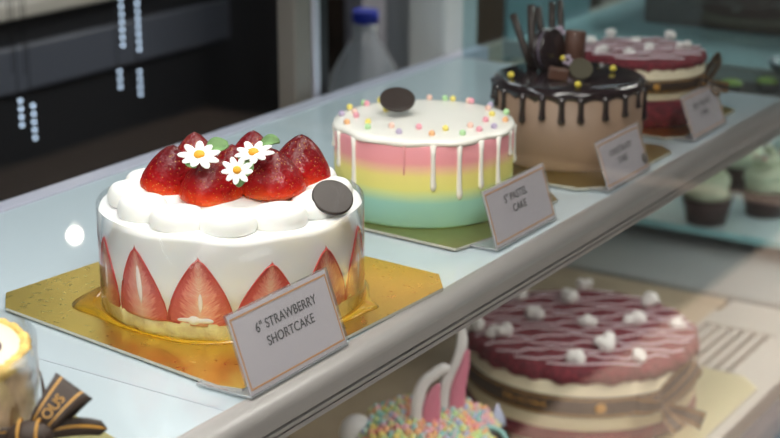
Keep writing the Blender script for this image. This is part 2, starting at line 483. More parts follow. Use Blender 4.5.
# lamp strips of the case, with one added for the lower deck
M['led'] = emit_mat('lit strip diffuser', (1, .97, .92), 3.0)
def strip_light(name, x, y0, y1, z, power, tilt, w, colour=(1, .96, .90)):
    p = B().box(*cbox(x - .012, x + .012, y0, y1, z, z + .012)).done(name, 'alu', case, bevel=.001)
    L = bpy.data.lights.new(name + '_lamp', 'AREA'); L.shape = 'RECTANGLE'; L.size = w; L.size_y = y1 - y0; L.energy = power; L.color = colour
    o = bpy.data.objects.new(name + '_lamp', L); COL.objects.link(o); o.parent = p
    o.location = loc((x, (y0 + y1) / 2, z - .001), cb_); o.rotation_euler = (0, tilt, 0)
strip_light('top_light', -.47, YS0, .95, .44, 4.0, rad(-16), .10)
strip_light('rear_light', -.77, YS0, 1.05, .44, 2.2, rad(10), .03, (.9, .96, 1))
strip_light('deck_fill', -.475, .3, 2.2, -.038, 3.6, rad(-20), .012, (1, .95, .88))  # added strip, lights the lower deck out of reach of the upper one
B().box(*cbox(-.84, -.42, YS0, 1.38, .48, .50)).done('top_panel', 'steel_dark', case)

# neighbouring case beyond the partition
nb = (-.62, 1.6, -.014)
ncase = thing('display_case', 'neighbouring teal glass display shelf beyond the tinted partition', 'display case', nb)
B().box(-.18, .16, -.115, .5, 0, .014).done('upper_shelf', 'glass_shelf', ncase, bevel=.002)
B().box(-.18, .16, -.122, -.1155, -.002, .016).done('shelf_edge', 'trim', ncase)
bx = B(); bx.box(-.10, .15, .06, .36, .0145, .13)
bx.done('tray_rack', 'wood_dark', ncase, bevel=.004)
B().box(-.185, -.1805, -.11, .09, -.01, .42).done('back_panel', plain('teal panel', (.17, .27, .29), .5), ncase)
tray = thing('serving_tray', 'dark brown tray beside the glass partition at the shelf end', 'tray', (-.535, 1.43, -.014))
B().prism([(-.075, -.035), (.06, -.035), (.06, .035), (-.075, .035)], 0, .006).done('tray_base', 'wood_dark', tray, bevel=.002)
M['lime'] = plain('lime green icing', (.42, .50, .08), .5, 100, .3, .002)
for k, (x, y) in enumerate(((.015, -.018), (-.03, .005), (.04, .01))):
    t = thing('mini_tart', ['round tart with lime green top nearest the shelf end', 'round tart with lime green top farther back on the dark tray', 'lime green topped tart at the right of the dark tray'][k], 'tart', (-.535 + x, 1.43 + y, -.008), 0, 'lime tarts on the dark tray')
    B().lathe([(.009, 0), (.012, .007)], 20).done('tart_shell', 'choc_brown', t)
    B().lathe([(.0105, .0071), (.010, .010), (.005, .012), (.0005, .0125)], 20).done('lime_top', 'lime', t)
dish = thing('round_dish', 'round slate blue dish with pale rim at right edge', 'dish', (-0.4787, 1.4700, 0.0025))
M['slate'] = plain('slate blue glaze', (.10, .14, .17), .3)
B().lathe([(.012, 0), (.02, .002), (.026, .012), (.0265, .014), (.0250, .0135), (.019, .004), (.0005, .0035)], 40, cap=False, mis=[0, 0, 1, 1, 0, 0]).done('dish_bowl', ['slate', 'alu'], dish)
# ------------------------------------------------------------------ kitchen behind the case
cnt = thing('prep_counter', 'long dark steel counter with a pale top edge in the dark kitchen', 'counter', (-1.72, .9, ZF))
B().box(-.25, .25, -2.0, 1.2, 0, 1.07).done('counter_body', 'steel_dark', cnt, bevel=.005)
B().box(-.27, .27, -2.02, 1.22, 1.07, 1.092).done('counter_top', 'kitchen_white', cnt, bevel=.004)
B().box(.252, .262, -1.9, .95, .975, 1.035).done('counter_panel', plain('blue grey steel panel', (.10, .115, .15), .4), cnt, bevel=.004)
cb2 = thing('kitchen_cabinet', 'dark brown cabinet with warm wood door in the kitchen', 'cabinet', (-1.65, 2.55, ZF))
B().box(-.25, .25, -.42, .9, 0, 1.0).done('cabinet_body', 'wood_dark', cb2, bevel=.005)
B().box(.252, .266, -.38, .30, .45, .86).done('cabinet_door', plain('warm brown door', (.13, .07, .04), .5, vary=.3, vscale=5), cb2, bevel=.004)
B().box(.252, .27, .42, .50, .1, .98).done('cabinet_post', 'post_brown', cb2)
bc = thing('back_counter', 'narrow grey work surface behind the display case', 'counter', (-1.06, 1.5, ZF))
B().box(-.11, .10, -.6, 1.6, 0, .79).done('counter_body', 'steel_dark', bc)
B().box(-.115, .105, -.6, 1.6, .79, .80).done('counter_top', 'steel_dark', bc)

# pale wall items seen past the bottle
tl = thing('roll_dispenser', 'tall grey steel dispenser behind the water bottle', 'dispenser', (-1.28, 2.05, ZF))
# mirror images of led strips, built as glowing beads in the kitchen
M['bead'] = emit_mat('led reflection bead', (.62, .78, 1), 2.4)
M['bead_dim'] = emit_mat('dim led reflection bead', (.5, .65, .9), 2.4 * .12)
bead_me = B().ball((0, 0, 0), .0019, 8, 6).bm
_b = bpy.data.meshes.new('led'); bead_me.to_mesh(_b); bead_me.free(); _b.materials.append(M['bead'])
_b2 = _b.copy(); _b2.materials.clear(); _b2.materials.append(M['bead_dim'])
def led_reflection(y, z0, z1, label, me=_b, x=-1.3):
    t = thing('led_reflection', label, 'led reflection', (x, y, z0), 0, 'led reflections built as beads in the dark kitchen')
    B().tube([(0, 0, 0), (0, 0, ZC - z0)], .0006, 5).done('wire', 'black', t, loc=(-.003, 0, 0))
    n = int((z1 - z0) / .0094)
    for k in range(n):
        o = bpy.data.objects.new('led', me); COL.objects.link(o); o.parent = t; o.location = (0, 0, k * .0094 + .002)  # glowing bead stands in for one mirrored led
led_reflection(1.439, -.052, .030, 'vertical bead reflection of pale blue leds, left of the top pair')
led_reflection(1.468, -.062, .030, 'vertical bead reflection of pale blue leds, right of the top pair')
led_reflection(1.434, -.103, -.067, 'short bead reflection of pale blue leds, left one just under the top pair', x=-1.303)
led_reflection(1.470, -.119, -.075, 'short bead reflection of pale blue leds, right one just under the top pair', x=-1.303)
led_reflection(1.264, -.115, -.070, 'pale blue led reflection in beads, left of the lowest pair by the dark counter')
led_reflection(1.283, -.134, -.082, 'pale blue led reflection in beads, right of the lowest pair by the dark counter')
led_reflection(1.258, -.053, -.044, 'dim short led reflection in beads, left of the faintest pair', _b2)
led_reflection(1.277, -.058, -.049, 'dim short led reflection in beads, right of the faintest pair', _b2)
B().lathe([(.06, 0), (.06, 1.3), (.055, 1.33)], 32).done('dispenser_tube', plain('grey steel', (.42, .46, .48), .4), tl)
B().box(.0, .02, .075, .15, 0, 1.4).done('side_panel', 'post_brown', tl)
B().box(.0, .03, -.16, -.10, 0, 1.4).done('side_panel', 'alu', tl)
# pendant lamp mirrored in the glazed shelf
pl = thing('pendant_lamp', 'small round bare lamp hanging in the kitchen', 'lamp', (-1.722, 1.771, .455))
B().ball((0, 0, 0), .0095, 20, 14).done('bulb', emit_mat('warm bulb', (1, .93, .78), 60), pl)
B().lathe([(.007, .0105), (.009, .016), (.006, .03)], 16).done('socket', 'black', pl)
B().tube([(0, 0, .03), (0, 0, ZC - .455)], .0015, 6).done('cord', 'black', pl)

# water bottle
wb = thing('water_bottle', 'large clear plastic water bottle with blue cap behind the shelf', 'bottle', (-1.0105, 1.5330, ZF + .80))
zb = ZF + .80
hb = .006 - zb            # height of cap top
M['pet'] = film_mat('clear blue plastic', (.85, .92, 1.0), .30, .06)
prof = [(.050, 0), (.066, .006), (.067, .05), (.0645, .055), (.067, .06), (.067, .10), (.0645, .105), (.067, .11), (.067, .145)]
for k in range(9):
    t = k / 8; prof.append((.067 - (.067 - .0145) * (t ** 1.6), .15 + (hb - .03 - .15) * t))
prof += [(.0138, hb - .015)]
B().lathe(prof, 40, f=lambda a, k, r, z: (r * (1 + (.012 * cos(10 * a) if k > 8 else 0)), z)).done('bottle_body', 'pet', wb)
B().lathe([(.0152, hb - .0145), (.0152, hb - .001), (.0145, hb)], 40, f=lambda a, k, r, z: (r * (1 + .015 * cos(40 * a)), z)).done('cap', plain('blue cap', (.01, .04, .55), .4), wb)
B().lathe([(.0165, hb - .020), (.0165, hb - .0165)], 40).done('neck_ring', 'pet', wb)
B().lathe([(.0585, .004), (.0625, .012), (.0625, .12)], 40).done('water', film_mat('water', (.55, .68, .85), .15, .02, 1.33), wb)

# ------------------------------------------------------------------ cake boards
def board(label, pts, c, mat='gold', z=.0012, th=.0018, edge='card_edge'):
    o = B().prism([(x - c[0], y - c[1]) for x, y in pts], 0, th, 0, 1).done('cake_board', [mat, edge], loc=(c[0], c[1], c[2] if len(c) > 2 else z))
    return tag(o, label, 'cake board')
SC = (-.5532, .6975)
board('bright gold octagonal board under the strawberry shortcake', [(-.650, .609), (-.477, .586), (-.4635, .589), (-.455, .773), (-.470, .793), (-.632, .806), (-.652, .79), (-.668, .627)], SC)
PC = (-.5571, .9179)
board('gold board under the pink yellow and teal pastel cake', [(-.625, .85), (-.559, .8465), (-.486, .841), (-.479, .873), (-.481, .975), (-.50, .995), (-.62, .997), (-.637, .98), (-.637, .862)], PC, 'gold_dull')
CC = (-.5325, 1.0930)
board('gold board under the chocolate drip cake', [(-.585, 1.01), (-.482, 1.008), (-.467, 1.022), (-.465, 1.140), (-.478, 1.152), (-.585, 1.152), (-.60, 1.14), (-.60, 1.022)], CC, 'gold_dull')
RC = (-.5385, 1.2431)
board('gold board under the small red velvet cake at the shelf end', [(-.59, 1.18), (-.487, 1.178), (-.476, 1.19), (-.474, 1.30), (-.488, 1.31), (-.59, 1.31), (-.603, 1.297), (-.603, 1.19)], RC, 'gold')
BC = (-.608, 1.2925)
board('wide pale gold board under the large red velvet cake', [(-.71, 1.165), (-.492, 1.165), (-.474, 1.185), (-.473, 1.410), (-.495, 1.432), (-.70, 1.432), (-.735, 1.41), (-.735, 1.185)], (BC[0], BC[1], -.2995), 'gold_pale')
LC = (-.5345, .4472)
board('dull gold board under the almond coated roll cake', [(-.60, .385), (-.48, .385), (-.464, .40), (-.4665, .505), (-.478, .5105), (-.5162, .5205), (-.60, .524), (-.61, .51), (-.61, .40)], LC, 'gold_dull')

# ------------------------------------------------------------------ strawberry shortcake
Z1 = .0031
cake = thing('strawberry_shortcake', 'round white cream strawberry shortcake in clear collar, topped with berries and daisies', 'cake', (SC[0], SC[1], Z1))
cb3 = (SC[0], SC[1], Z1)
R = .0760
def wob(a, k, r, z): return (r * (1 + .0025 * sin(3 * a + 1) + .002 * sin(7 * a)), z)
B().lathe([(R - .001, 0), (R, .002), (R, .0095), (R - .001, .0110)], 128, lambda a, k, r, z: (r + .0006 * sin(23 * a) + .0005 * sin(41 * a + k), z + (.0012 * sin(5 * a) + .0008 * sin(13 * a) if k > 1 else 0))).done('sponge_base', 'sponge', cake)
B().lathe([(R - .003, .0100), (R - .0002, .0108), (R, .03), (R, .0545), (R - .0008, .0565), (R - .004, .0575), (.03, .0578), (.0005, .0578)], 128,
          lambda a, k, r, z: (r, z + (.0007 * sin(9 * a) + .0006 * sin(4 * a + 1) if 3 <= k < 6 else 0))).done('cream_body', 'cream_side', cake)
B().lathe([(R + .0006, .001), (R + .0006, .0593), (R + .0010, .0593), (R + .0010, .001), (R + .0006, .001)], 128, cap=False).done('clear_collar', 'acetate', cake, label='clear acetate collar')
# syrup pool
def pool(a, k, r, z):
    d = .0022 + .0020 * (.5 + .5 * sin(a * 2 + .6)) + .0012 * sin(5 * a + 1) + .0010 * sin(9 * a)
    a0 = (a - rad(225) + PI) % (2 * PI) - PI
    d += .012 * math.exp(-(a0 / .22) ** 2)
    a1 = (a - rad(18) + PI) % (2 * PI) - PI
    d += .006 * math.exp(-(a1 / .10) ** 2)
    f = [0, 1, .7, .25][k]
    return (R + .0012 + max(.001, d) * f, z)
B().lathe([(R, 0), (R, 0.0), (R, .0006), (R, .0012)], 160, pool, cap=False).done('syrup', 'syrup', cake, label='amber syrup pooled round the base')
# strawberry slices on the side
def slice_obj(deg, w, h, z0, hole=0, name='strawberry_slice', lean=0):
    nu, nt_ = 16, 22
    b_ = B(); uvl = b_.bm.loops.layers.uv.new('uv')
    grid = []; back = []
    def prof_w(t):
        return 1.09 * w * ((1 - t) ** .68) * (1 + .14 * sin(PI * t)) * (.95 + .05 * min(1, t * 8))
    Rr = R + .0003
    for j in range(nt_ + 1):
        t = j / nt_
        row = []; rb = []
        for i in range(nu + 1):
            u = -1 + 2 * i / nu
            x = prof_w(min(t, .9985)) * u * (1 + .03 * sin(t * 17 + deg)) + lean * t * h
            z = z0 + h * t * (1 - .05 * u * u) - (.0012 * (1 - u * u)) * (1 - t)
            a = rad(deg) + x / Rr
            row.append((b_.bm.verts.new((Rr * cos(a), Rr * sin(a), z)), u, t))
            rb.append(b_.bm.verts.new(((Rr - .004) * cos(a), (Rr - .004) * sin(a), z)))
        grid.append(row); back.append(rb)
    for j in range(nt_):
        for i in range(nu):
            q = [grid[j][i], grid[j][i + 1], grid[j + 1][i + 1], grid[j + 1][i]]
            f = b_.face([v_[0] for v_ in q], 0, True)
            if f:
                for lp in f.loops:
                    for v_ in q:
                        if lp.vert is v_[0]: lp[uvl].uv = (v_[1], v_[2])
        for (i, s_) in ((0, 1), (nu, -1)):
            b_.face([grid[j][i][0], grid[j + 1][i][0], back[j + 1][i], back[j][i]], 1)
    for i in range(nu):
        b_.face([grid[0][i][0], grid[0][i + 1][0], back[0][i + 1], back[0][i]], 1)
        b_.face([grid[-1][i][0], grid[-1][i + 1][0], back[-1][i + 1], back[-1][i]], 1)
    o = b_.done(name, ['flesh', 'rind'], cake)
    rb = B(); rb.tube([((Rr + .0000) * cos(rad(deg) + (s_ * prof_w(t) * .985 + lean * t * h) / Rr), (Rr) * sin(rad(deg) + (s_ * prof_w(t) * .985 + lean * t * h) / Rr), z0 + h * t * (1 - .05)) for (s_, t) in [(-1, k / 16) for k in range(0, 16)] + [(0, .998)] + [(1, 1 - k / 16) for k in range(1, 17)]], .00055, 6)
    rb.done('slice_rind', 'rind', o)
    if hole:
        hb_ = B(); pts = []
        for j in range(9):
            t = j / 8; tt = .18 + hole * t
            a = rad(deg) + (.0006 + lean * tt * h) / Rr
            pts.append(((Rr + .0002) * cos(a), (Rr + .0002) * sin(a), z0 + h * tt))
        hb_.tube(pts, [.0001 + .0015 * sin(PI * k / 8) ** .7 * (1.2 if hole > .4 else .8) for k in range(9)], 8, up=Vector((cos(rad(deg)), sin(rad(deg)), 0)), flat=.25)
        hb_.done('slice_core', 'core', o, label='pale core hollow')
angs = [(240.5, .0150, .038, .4), (267.2, .0165, .0400, .55), (294.2, .0175, .0385, .28), (321.8, .0170, .0345, .3), (350.5, .0165, .0370, 0), (16.0, .0155, .040, .4)]
k = 0
a = 16.0 + 28.2
while a < 225:
    angs.append((a, .0155 + .001 * sin(a), .037 + .002 * cos(a), .3 if k % 2 else 0)); a += 28.0; k += 1
for i, (dg, w, h, ho) in enumerate(angs):
    slice_obj(dg, w, h, .0098, ho, lean=[-.05, -.10, .0, .10, .0, .05][i % 6])
# cream smear under slice B
B().ball((0, 0, 0), 1, 20, 10, (.0085, .0009, .0022), f=lambda p: p * (1 + .25 * sin(6 * p.x + 2))).done('cream_smear', 'cream', cake, loc=(R * cos(rad(292)), R * sin(rad(292)), .0118), rot=(0, 0, rad(292 + 90)))
# cream dollops
def dollop(p):
    q = p.copy()
    if q.z > .55: q.z = .55 + (q.z - .55) * .35
    if q.z < -.3: q.z = -.3
    return q
dm = None
ND = 12
for k in range(ND):
    a = 2 * PI * (k + .22) / ND
    x, y = .0555 * cos(a), .0555 * sin(a)
    o = B().ball((0, 0, 0), 1, 28, 16, (.0146 + .0006 * sin(k * 2.1), .0162, .0115 + .0006 * cos(k * 1.7)), f=dollop).done('cream_dollop', 'cream', cake, loc=(x, y, .0608 + .0004 * sin(k)), rot=(0, 0, a))
B().lathe([(.048, .0575), (.047, .063), (.04, .0655), (.02, .066), (.0005, .066)], 48, lambda a, k, r, z: (r * (1 + .03 * sin(6 * a)), z + .001 * sin(5 * a))).done('cream_filling', 'cream', cake)

# whole strawberries
def strawberry(p, axis, rb, h, spin, parent, base, squash=1.0, name='strawberry'):
    prof = []
    n = 18
    for j in range(n + 1):
        t = j / n
        r = rb * (1 - t ** 1.6) ** .66 * (1 + .05 * sin(PI * t)) * min(1, .62 + 3.0 * t) if t < 1 else .0001
        prof.append((max(r, .0002), h * t))
    b_ = B(); sd = spin * 13.7
    b_.lathe(prof, 36, lambda a, k, r, z: (r * (1 + .035 * sin(2 * a + sd) + .025 * sin(3 * a + sd * 2) + .012 * sin(9 * a + z * 500)), z))
    o = b_.done(name, 'berry', parent, loc=loc(p, base))
    o.rotation_mode = 'QUATERNION'
    o.rotation_quaternion = rot_to(axis, spin).to_quaternion()
    return o
ZT = .0670
strawberry((-0.5811, 0.6733, 0.0665), (.22, .02, 1), .0150, .0300, .3, cake, cb3)
strawberry((-0.5495, 0.6748, 0.0670), (.06, -.05, 1), .0186, .0270, 1.1, cake, cb3)
strawberry((-0.5226, 0.6990, 0.0670), (-.08, .0, 1), .0186, .0285, 2.0, cake, cb3)
strawberry((-0.5277, 0.7294, 0.0665), (.05, .05, 1), .0192, .0300, 2.9, cake, cb3)
strawberry((-0.5899, 0.7102, 0.0665), (-.05, .1, 1), .0150, .0265, 3.8, cake, cb3)
strawberry((-0.5640, 0.7319, 0.0665), (.0, .1, 1), .0150, .0265, 4.4, cake, cb3)
strawberry((-0.5586, 0.7047, 0.0665), (.02, .05, 1), .0140, .0250, 5.2, cake, cb3)
# daisies
TOCAM = Vector((.513, -.805, .297))
def daisy(p, r, spin, axis, seed):
    rr_ = random.Random(seed)
    A = rot_to(axis, spin)
    b_ = B()
    n = 9
    for k in range(n):
        a = 2 * PI * k / n + rr_.uniform(-.07, .07); L = r * rr_.uniform(.9, 1.05)
        m_ = A @ Matrix.Rotation(a, 4, 'Z') @ Matrix.Translation((L * .58, 0, rr_.uniform(-.0003, .0005))) @ Matrix.Rotation(rr_.uniform(-.3, .05), 4, 'Y')
        b_.ball((0, 0, 0), 1, 10, 8, (L * .44, r * .21, r * .075), mat=m_)
    o = b_.done('daisy', 'petal', cake, loc=loc(p, cb3), label='white sugar daisy')
    B().ball((A @ Vector((0, 0, r * .08)))[:], r * .26, 14, 8, (1, 1, .55), mat=A).done('daisy_center', 'orange', o)
daisy((-0.5458, 0.6615, 0.0965), .0120, .3, (.25, -.42, 1), 3)
daisy((-0.5239, 0.6818, 0.0965), .0115, .8, (.1, -.30, 1), 5)
daisy((-0.5184, 0.6595, 0.0925), .0090, .5, (.45, -.62, .75), 8)
# leaves
def leaf(p, L, w, axis, spin, parent=cake, base=cb3):
    A = rot_to(axis, spin)
    b_ = B(); G = []; H_ = []
    for j in range(9):
        t = j / 8; ww = w * (sin(PI * (t * .92 + .04)) ** .6) * (1 - .1 * t)
        rowa = []; rowb = []
        for i in range(7):
            u = -1 + i / 3
            z = .12 * L * u * u + .15 * L * sin(PI * t)
            q = Vector((L * (t - .5), ww * u, z))
            rowa.append(b_.bm.verts.new(A @ q)); rowb.append(b_.bm.verts.new(A @ (q - Vector((0, 0, .0007)))))
        G.append(rowa); H_.append(rowb)
    for j in range(8):
        for i in range(6):
            b_.face([G[j][i], G[j][i + 1], G[j + 1][i + 1], G[j + 1][i]], 0, True)
            b_.face([H_[j][i], H_[j + 1][i], H_[j + 1][i + 1], H_[j][i + 1]], 0, True)
        b_.face([G[j][0], G[j + 1][0], H_[j + 1][0], H_[j][0]]); b_.face([G[j][6], G[j + 1][6], H_[j + 1][6], H_[j][6]])
    b_.face(G[0] + H_[0][::-1]); b_.face(G[8] + H_[8][::-1])
    return b_.done('leaf', 'leaf', parent, loc=loc(p, base))
leaf((-0.5502, 0.6833, 0.0950), .0130, .0065, (.25, -.5, 1), .5)
leaf((-0.5310, 0.7065, 0.0955), .0115, .0052, (.0, -.5, 1), .4)
leaf((-0.5278, 0.6808, 0.0930), .0110, .0052, (.4, -.8, .8), 2.2)
leaf((-0.5475, 0.6570, 0.0930), .0080, .0040, (.2, -.7, 1), 2.4)
leaf((-0.5230, 0.6679, 0.0850), .0090, .0038, (.5, -.8, .6), 1.4)
leaf((-0.5200, 0.6704, 0.0900), .0090, .0038, (.5, -.8, .6), .9)
# chocolate disc
def disc(p, r, axis, th, parent, base, mat='chocolate', sc=(1, 1), name='chocolate_disc'):
    o = B().lathe([(r * .93, -th), (r * .985, -th * .7), (r, 0), (r * .985, th * .7), (r * .93, th)], 48, mat=rot_to(axis) @ Matrix.Diagonal((sc[0], sc[1], 1, 1))).done(name, mat, parent, loc=loc(p, base))
    return o
disc((-0.4859, 0.7032, 0.0715), .0118, (.62, -.45, .95), .0012, cake, cb3)

# ------------------------------------------------------------------ pastel cake
pc = (PC[0], PC[1], Z1)
pastel = thing('pastel_cake', 'round pink, yellow and teal banded cake with white drip icing and pastel pearls', 'cake', pc)
M['pastel'] = zband('pastel bands', [(0, (.34, .66, .58)), (.29, (.36, .70, .60)), (.40, (.72, .84, .36)), (.46, (.88, .84, .24)), (.60, (.92, .80, .24)), (.68, (.92, .56, .34)), (.76, (.88, .34, .36)), (1, (.90, .36, .42))], 0, .0585, .55, .0012)
B().lathe([(.0612, 0), (.062, .0015), (.062, .055), (.061, .0572), (.0005, .0575)], 96).done('cake_body', 'pastel', pastel)
M['ivory'] = plain('ivory icing', (.94, .91, .84), .35, 60, .1, .001, coat=.3)
def topdisc(a, k, r, z):
    return (r + (.0008 * sin(7 * a) + .0007 * sin(11 * a + 2) if k in (0, 1) else 0), z - (.0007 * (.5 + .5 * sin(9 * a)) if k == 0 else 0))
B().lathe([(.0622, .0562), (.0627, .0576), (.0618, .0592), (.056, .0600), (.03, .0598), (.0005, .0600)], 120, topdisc).done('icing_top', 'ivory', pastel)
def drip(deg, z_end, r, Rr, ztop, parent, mat, name='icing_drip'):
    a = rad(deg); L = ztop - z_end
    pts = [((Rr + .0002 + (.0004 if t > .8 else 0)) * cos(a), (Rr + .0002) * sin(a), ztop - L * t) for t in (0, .25, .5, .75, .88, .95, 1)]
    B().tube(pts, [r * 1.1, r * .85, r * .85, r * .95, r * 1.15, r * 1.0, r * .4], 10).done(name, mat, parent)
for dg, ze in ((222, .043), (234, .032), (252.7, .022), (307, .026), (323.6, .019), (339, .024), (354.6, .021), (11, .040), (28, .030), (48, .026), (70, .034), (95, .024), (120, .03), (150, .022), (175, .033), (200, .028)):
    drip(dg, ze, .0019, .0617, .0570, pastel, 'ivory')
pk = plain('pink icing streak', (.84, .36, .38), .5)
a = rad(289.3)
B().tube([(.0620 * cos(a), .0620 * sin(a), z) for z in (.056, .05, .042, .0365)], [.0009, .0007, .0007, .0004], 8).done('icing_drip', pk, pastel, label='thin pink streak down the side')
pcol = dict(y=(.88, .74, .18), g=(.48, .76, .40), p=(.88, .38, .46), l=(.52, .44, .62), o=(.92, .50, .24), c=(.90, .60, .50))
for k_, v_ in pcol.items(): M['pearl_' + k_] = plain('sugar pearl ' + k_, v_, .35)
PEARLS = [((-0.6196, 0.9145, 0.0645), 'y'), ((-0.6226, 0.9324, 0.0645), 'g'), ((-0.6124, 0.9303, 0.0645), 'p'), ((-0.6149, 0.9470, 0.0645), 'y'), ((-0.6104, 0.8955, 0.0645), 'l'), ((-0.5989, 0.8966, 0.0645), 'p'), ((-0.5936, 0.8772, 0.0645), 'o'), ((-0.5819, 0.8855, 0.0645), 'y'), ((-0.5741, 0.8733, 0.0645), 'g'), ((-0.5625, 0.8849, 0.0645), 'c'), ((-0.5493, 0.8733, 0.0645), 'l'), ((-0.5451, 0.8918, 0.0645), 'p'), ((-0.5284, 0.8809, 0.0645), 'o'), ((-0.5279, 0.8977, 0.0645), 'y'), ((-0.5119, 0.8930, 0.0645), 'g'), ((-0.5181, 0.9141, 0.0645), 'c'), ((-0.5074, 0.9074, 0.0645), 'p'), ((-0.5866, 0.9749, 0.0645), 'c'), ((-0.5772, 0.9858, 0.0645), 'g'), ((-0.5687, 0.9794, 0.0645), 'y'), ((-0.5532, 0.9776, 0.0645), 'p'), ((-0.5554, 0.9849, 0.0645), 'c'), ((-0.5324, 0.9644, 0.0645), 'c'), ((-0.5339, 0.9775, 0.0645), 'l'), ((-0.5215, 0.9504, 0.0645), 'y'), ((-0.5172, 0.9336, 0.0645), 'p'), ((-0.5032, 0.9202, 0.0645), 'l'), ((-0.5058, 0.9409, 0.0645), 'o'), ((-0.5148, 0.9619, 0.0645), 'g'), ((-0.5911, 0.9224, 0.0645), 'y'), ((-0.6063, 0.9054, 0.0645), 'c')]
pearl_me = {}
for kk in pcol:
    b_ = B().ball((0, 0, 0), .00225, 14, 10); me = bpy.data.meshes.new('sugar_pearl'); b_.bm.to_mesh(me); b_.bm.free(); me.materials.append(M['pearl_' + kk]); pearl_me[kk] = me
for (p, kk) in PEARLS:
    o = bpy.data.objects.new('sugar_pearl', pearl_me[kk]); COL.objects.link(o); o.parent = pastel
    d = Vector((p[0] - PC[0], p[1] - PC[1], 0))
    if d.length > .0595: d = d.normalized() * .0595
    o.location = (d.x, d.y, .0614)
disc((-0.5785, 0.9176, 0.0740), .0125, (.30, -.42, .95), .0012, pastel, pc, M['chocolate'], (1.0, 1))

# ------------------------------------------------------------------ chocolate drip cake
cc = (CC[0], CC[1], Z1)
choc = thing('chocolate_cake', 'brown cake with glossy dark chocolate drips, topped with cookie and chocolate sticks', 'cake', cc)
M['tan'] = plain('light chocolate frosting', (.28, .185, .125), .5, 30, .2, .002, vary=.06)
M['ganache'] = plain('dark ganache', (.022, .014, .016), .12, 40, .05, .001, coat=.5)
B().lathe([(.0570, 0), (.0576, .0015), (.0576, .058), (.0005, .059)], 96).done('cake_body', 'tan', choc)
B().lathe([(.0574, .0540), (.0588, .0560), (.0578, .0605), (.053, .0621), (.0005, .0621)], 120, lambda a, k, r, z: (r, z - (.0035 * (1 - abs(sin(10 * a))) if k == 0 else 0))).done('ganache_top', 'ganache', choc)
for dg, ze in ((226, .040), (239, .036), (260, .034), (276.5, .038), (291, .036), (305, .037), (324, .038), (342, .039), (359, .043), (15, .03), (35, .038), (56, .04), (80, .035), (105, .04), (130, .036), (155, .038), (180, .034), (203, .04)):
    drip(dg, ze, .0027, .0576, .0570, choc, 'ganache', 'ganache_drip')
ZC2 = Z1 + .0621
def stick(p0, p1, r=.0029):
    p0 = Vector(loc(p0, cc)); p1 = Vector(loc(p1, cc))
    B().tube([p0.lerp(p1, t) for t in (0, .33, .66, 1)], r, 14).done('chocolate_stick', 'chocolate', choc)
stick((-0.5681, 1.0971, 0.0655), (-0.5867, 1.1001, 0.1058))
stick((-0.5703, 1.1047, 0.0655), (-0.5793, 1.1159, 0.1113), .0034)
stick((-0.5694, 1.1235, 0.0655), (-0.5811, 1.1315, 0.1073))
stick((-0.5683, 1.1336, 0.0655), (-0.5757, 1.1452, 0.1099))
stick((-0.5616, 1.1379, 0.0655), (-0.5706, 1.1491, 0.1114), .0028)
ck = Vector(loc((-0.5537, 1.0987, 0.0811), cc)); A = rot_to((.40, -1.0, .15)); A = rot_to(Vector((.995, -.10, .12)))
def cookie():
    r = .0170
    def ruf(a, k, rr, z): return (rr * (1 + .015 * cos(30 * a)), z)
    w1 = B().lathe([(r * .9, .0013), (r, .0018), (r, .0042), (r * .93, .0048), (r * .75, .0046), (r * .72, .0052), (.0005, .0052)], 60, ruf, mat=A).done('cookie_wafer', 'ganache', choc, loc=ck)
    w2 = B().lathe([(r * .9, -.0013), (r, -.0018), (r, -.0042), (r * .93, -.0048), (r * .75, -.0046), (r * .72, -.0052), (.0005, -.0052)], 60, ruf, mat=A).done('cookie_wafer', 'ganache', choc, loc=ck)
    B().lathe([(r * .9, -.0013), (r * .93, 0), (r * .9, .0013)], 48, mat=A).done('cookie_filling', plain('purple grey filling', (.16, .13, .18), .5), choc, loc=ck)
cookie()
pb = Vector(loc((-0.5383, 1.1071, 0.0655), cc))
B().lathe([(.0072, 0), (.0078, .001), (.0078, .027), (.0070, .0285), (.0005, .0285)], 40, lambda a, k, r, z: (r * (1 + .05 * cos(14 * a)), z), mat=rot_to((.0, .1, 1))).done('chocolate_roll', 'choc_brown', choc, loc=pb + Vector((-.004, .012, 0)))
B().box(-.0075, .0075, -.0045, .0045, 0, .0095).done('chocolate_chunk', 'choc_brown', choc, loc=Vector(loc((-0.5311, 1.0687, 0.0655), cc)), rot=(0, .15, .6), bevel=.0015)
disc((-0.5171, 1.0806, 0.0734), .0092, (.45, -.7, .75), .001, choc, cc, plain('olive brown disc', (.05, .042, .018), .6))
YP = plain('gold sugar pearl', (.80, .66, .08), .35)
for p in ((-0.5635, 1.0555, 0.0680), (-0.5058, 1.0528, 0.0680), (-0.5082, 1.1189, 0.0680)):
    B().ball((0, 0, 0), .0026, 14, 10).done('sugar_pearl', YP, choc, loc=Vector(loc(p, cc)))
B().ball((0, 0, 0), .0022, 14, 10).done('sugar_pearl', YP, choc, loc=Vector(loc((-0.5420, 1.0998, 0.0758), cc)))
for (p, s_) in (((-0.5385, 1.1015, 0.0744), 1), ((-0.5535, 1.1163, 0.0924), 1.1)):
    fb = B()
    for k in range(5):
        a = 2 * PI * k / 5
        fb.ball((.003 * s_ * cos(a), -.001, .003 * s_ * sin(a)), .0019 * s_, 8, 6, (1, .6, 1))
    fb.done('sugar_flower', plain('lilac sugar', (.48, .40, .50), .6), choc, loc=Vector(loc(p, cc)))

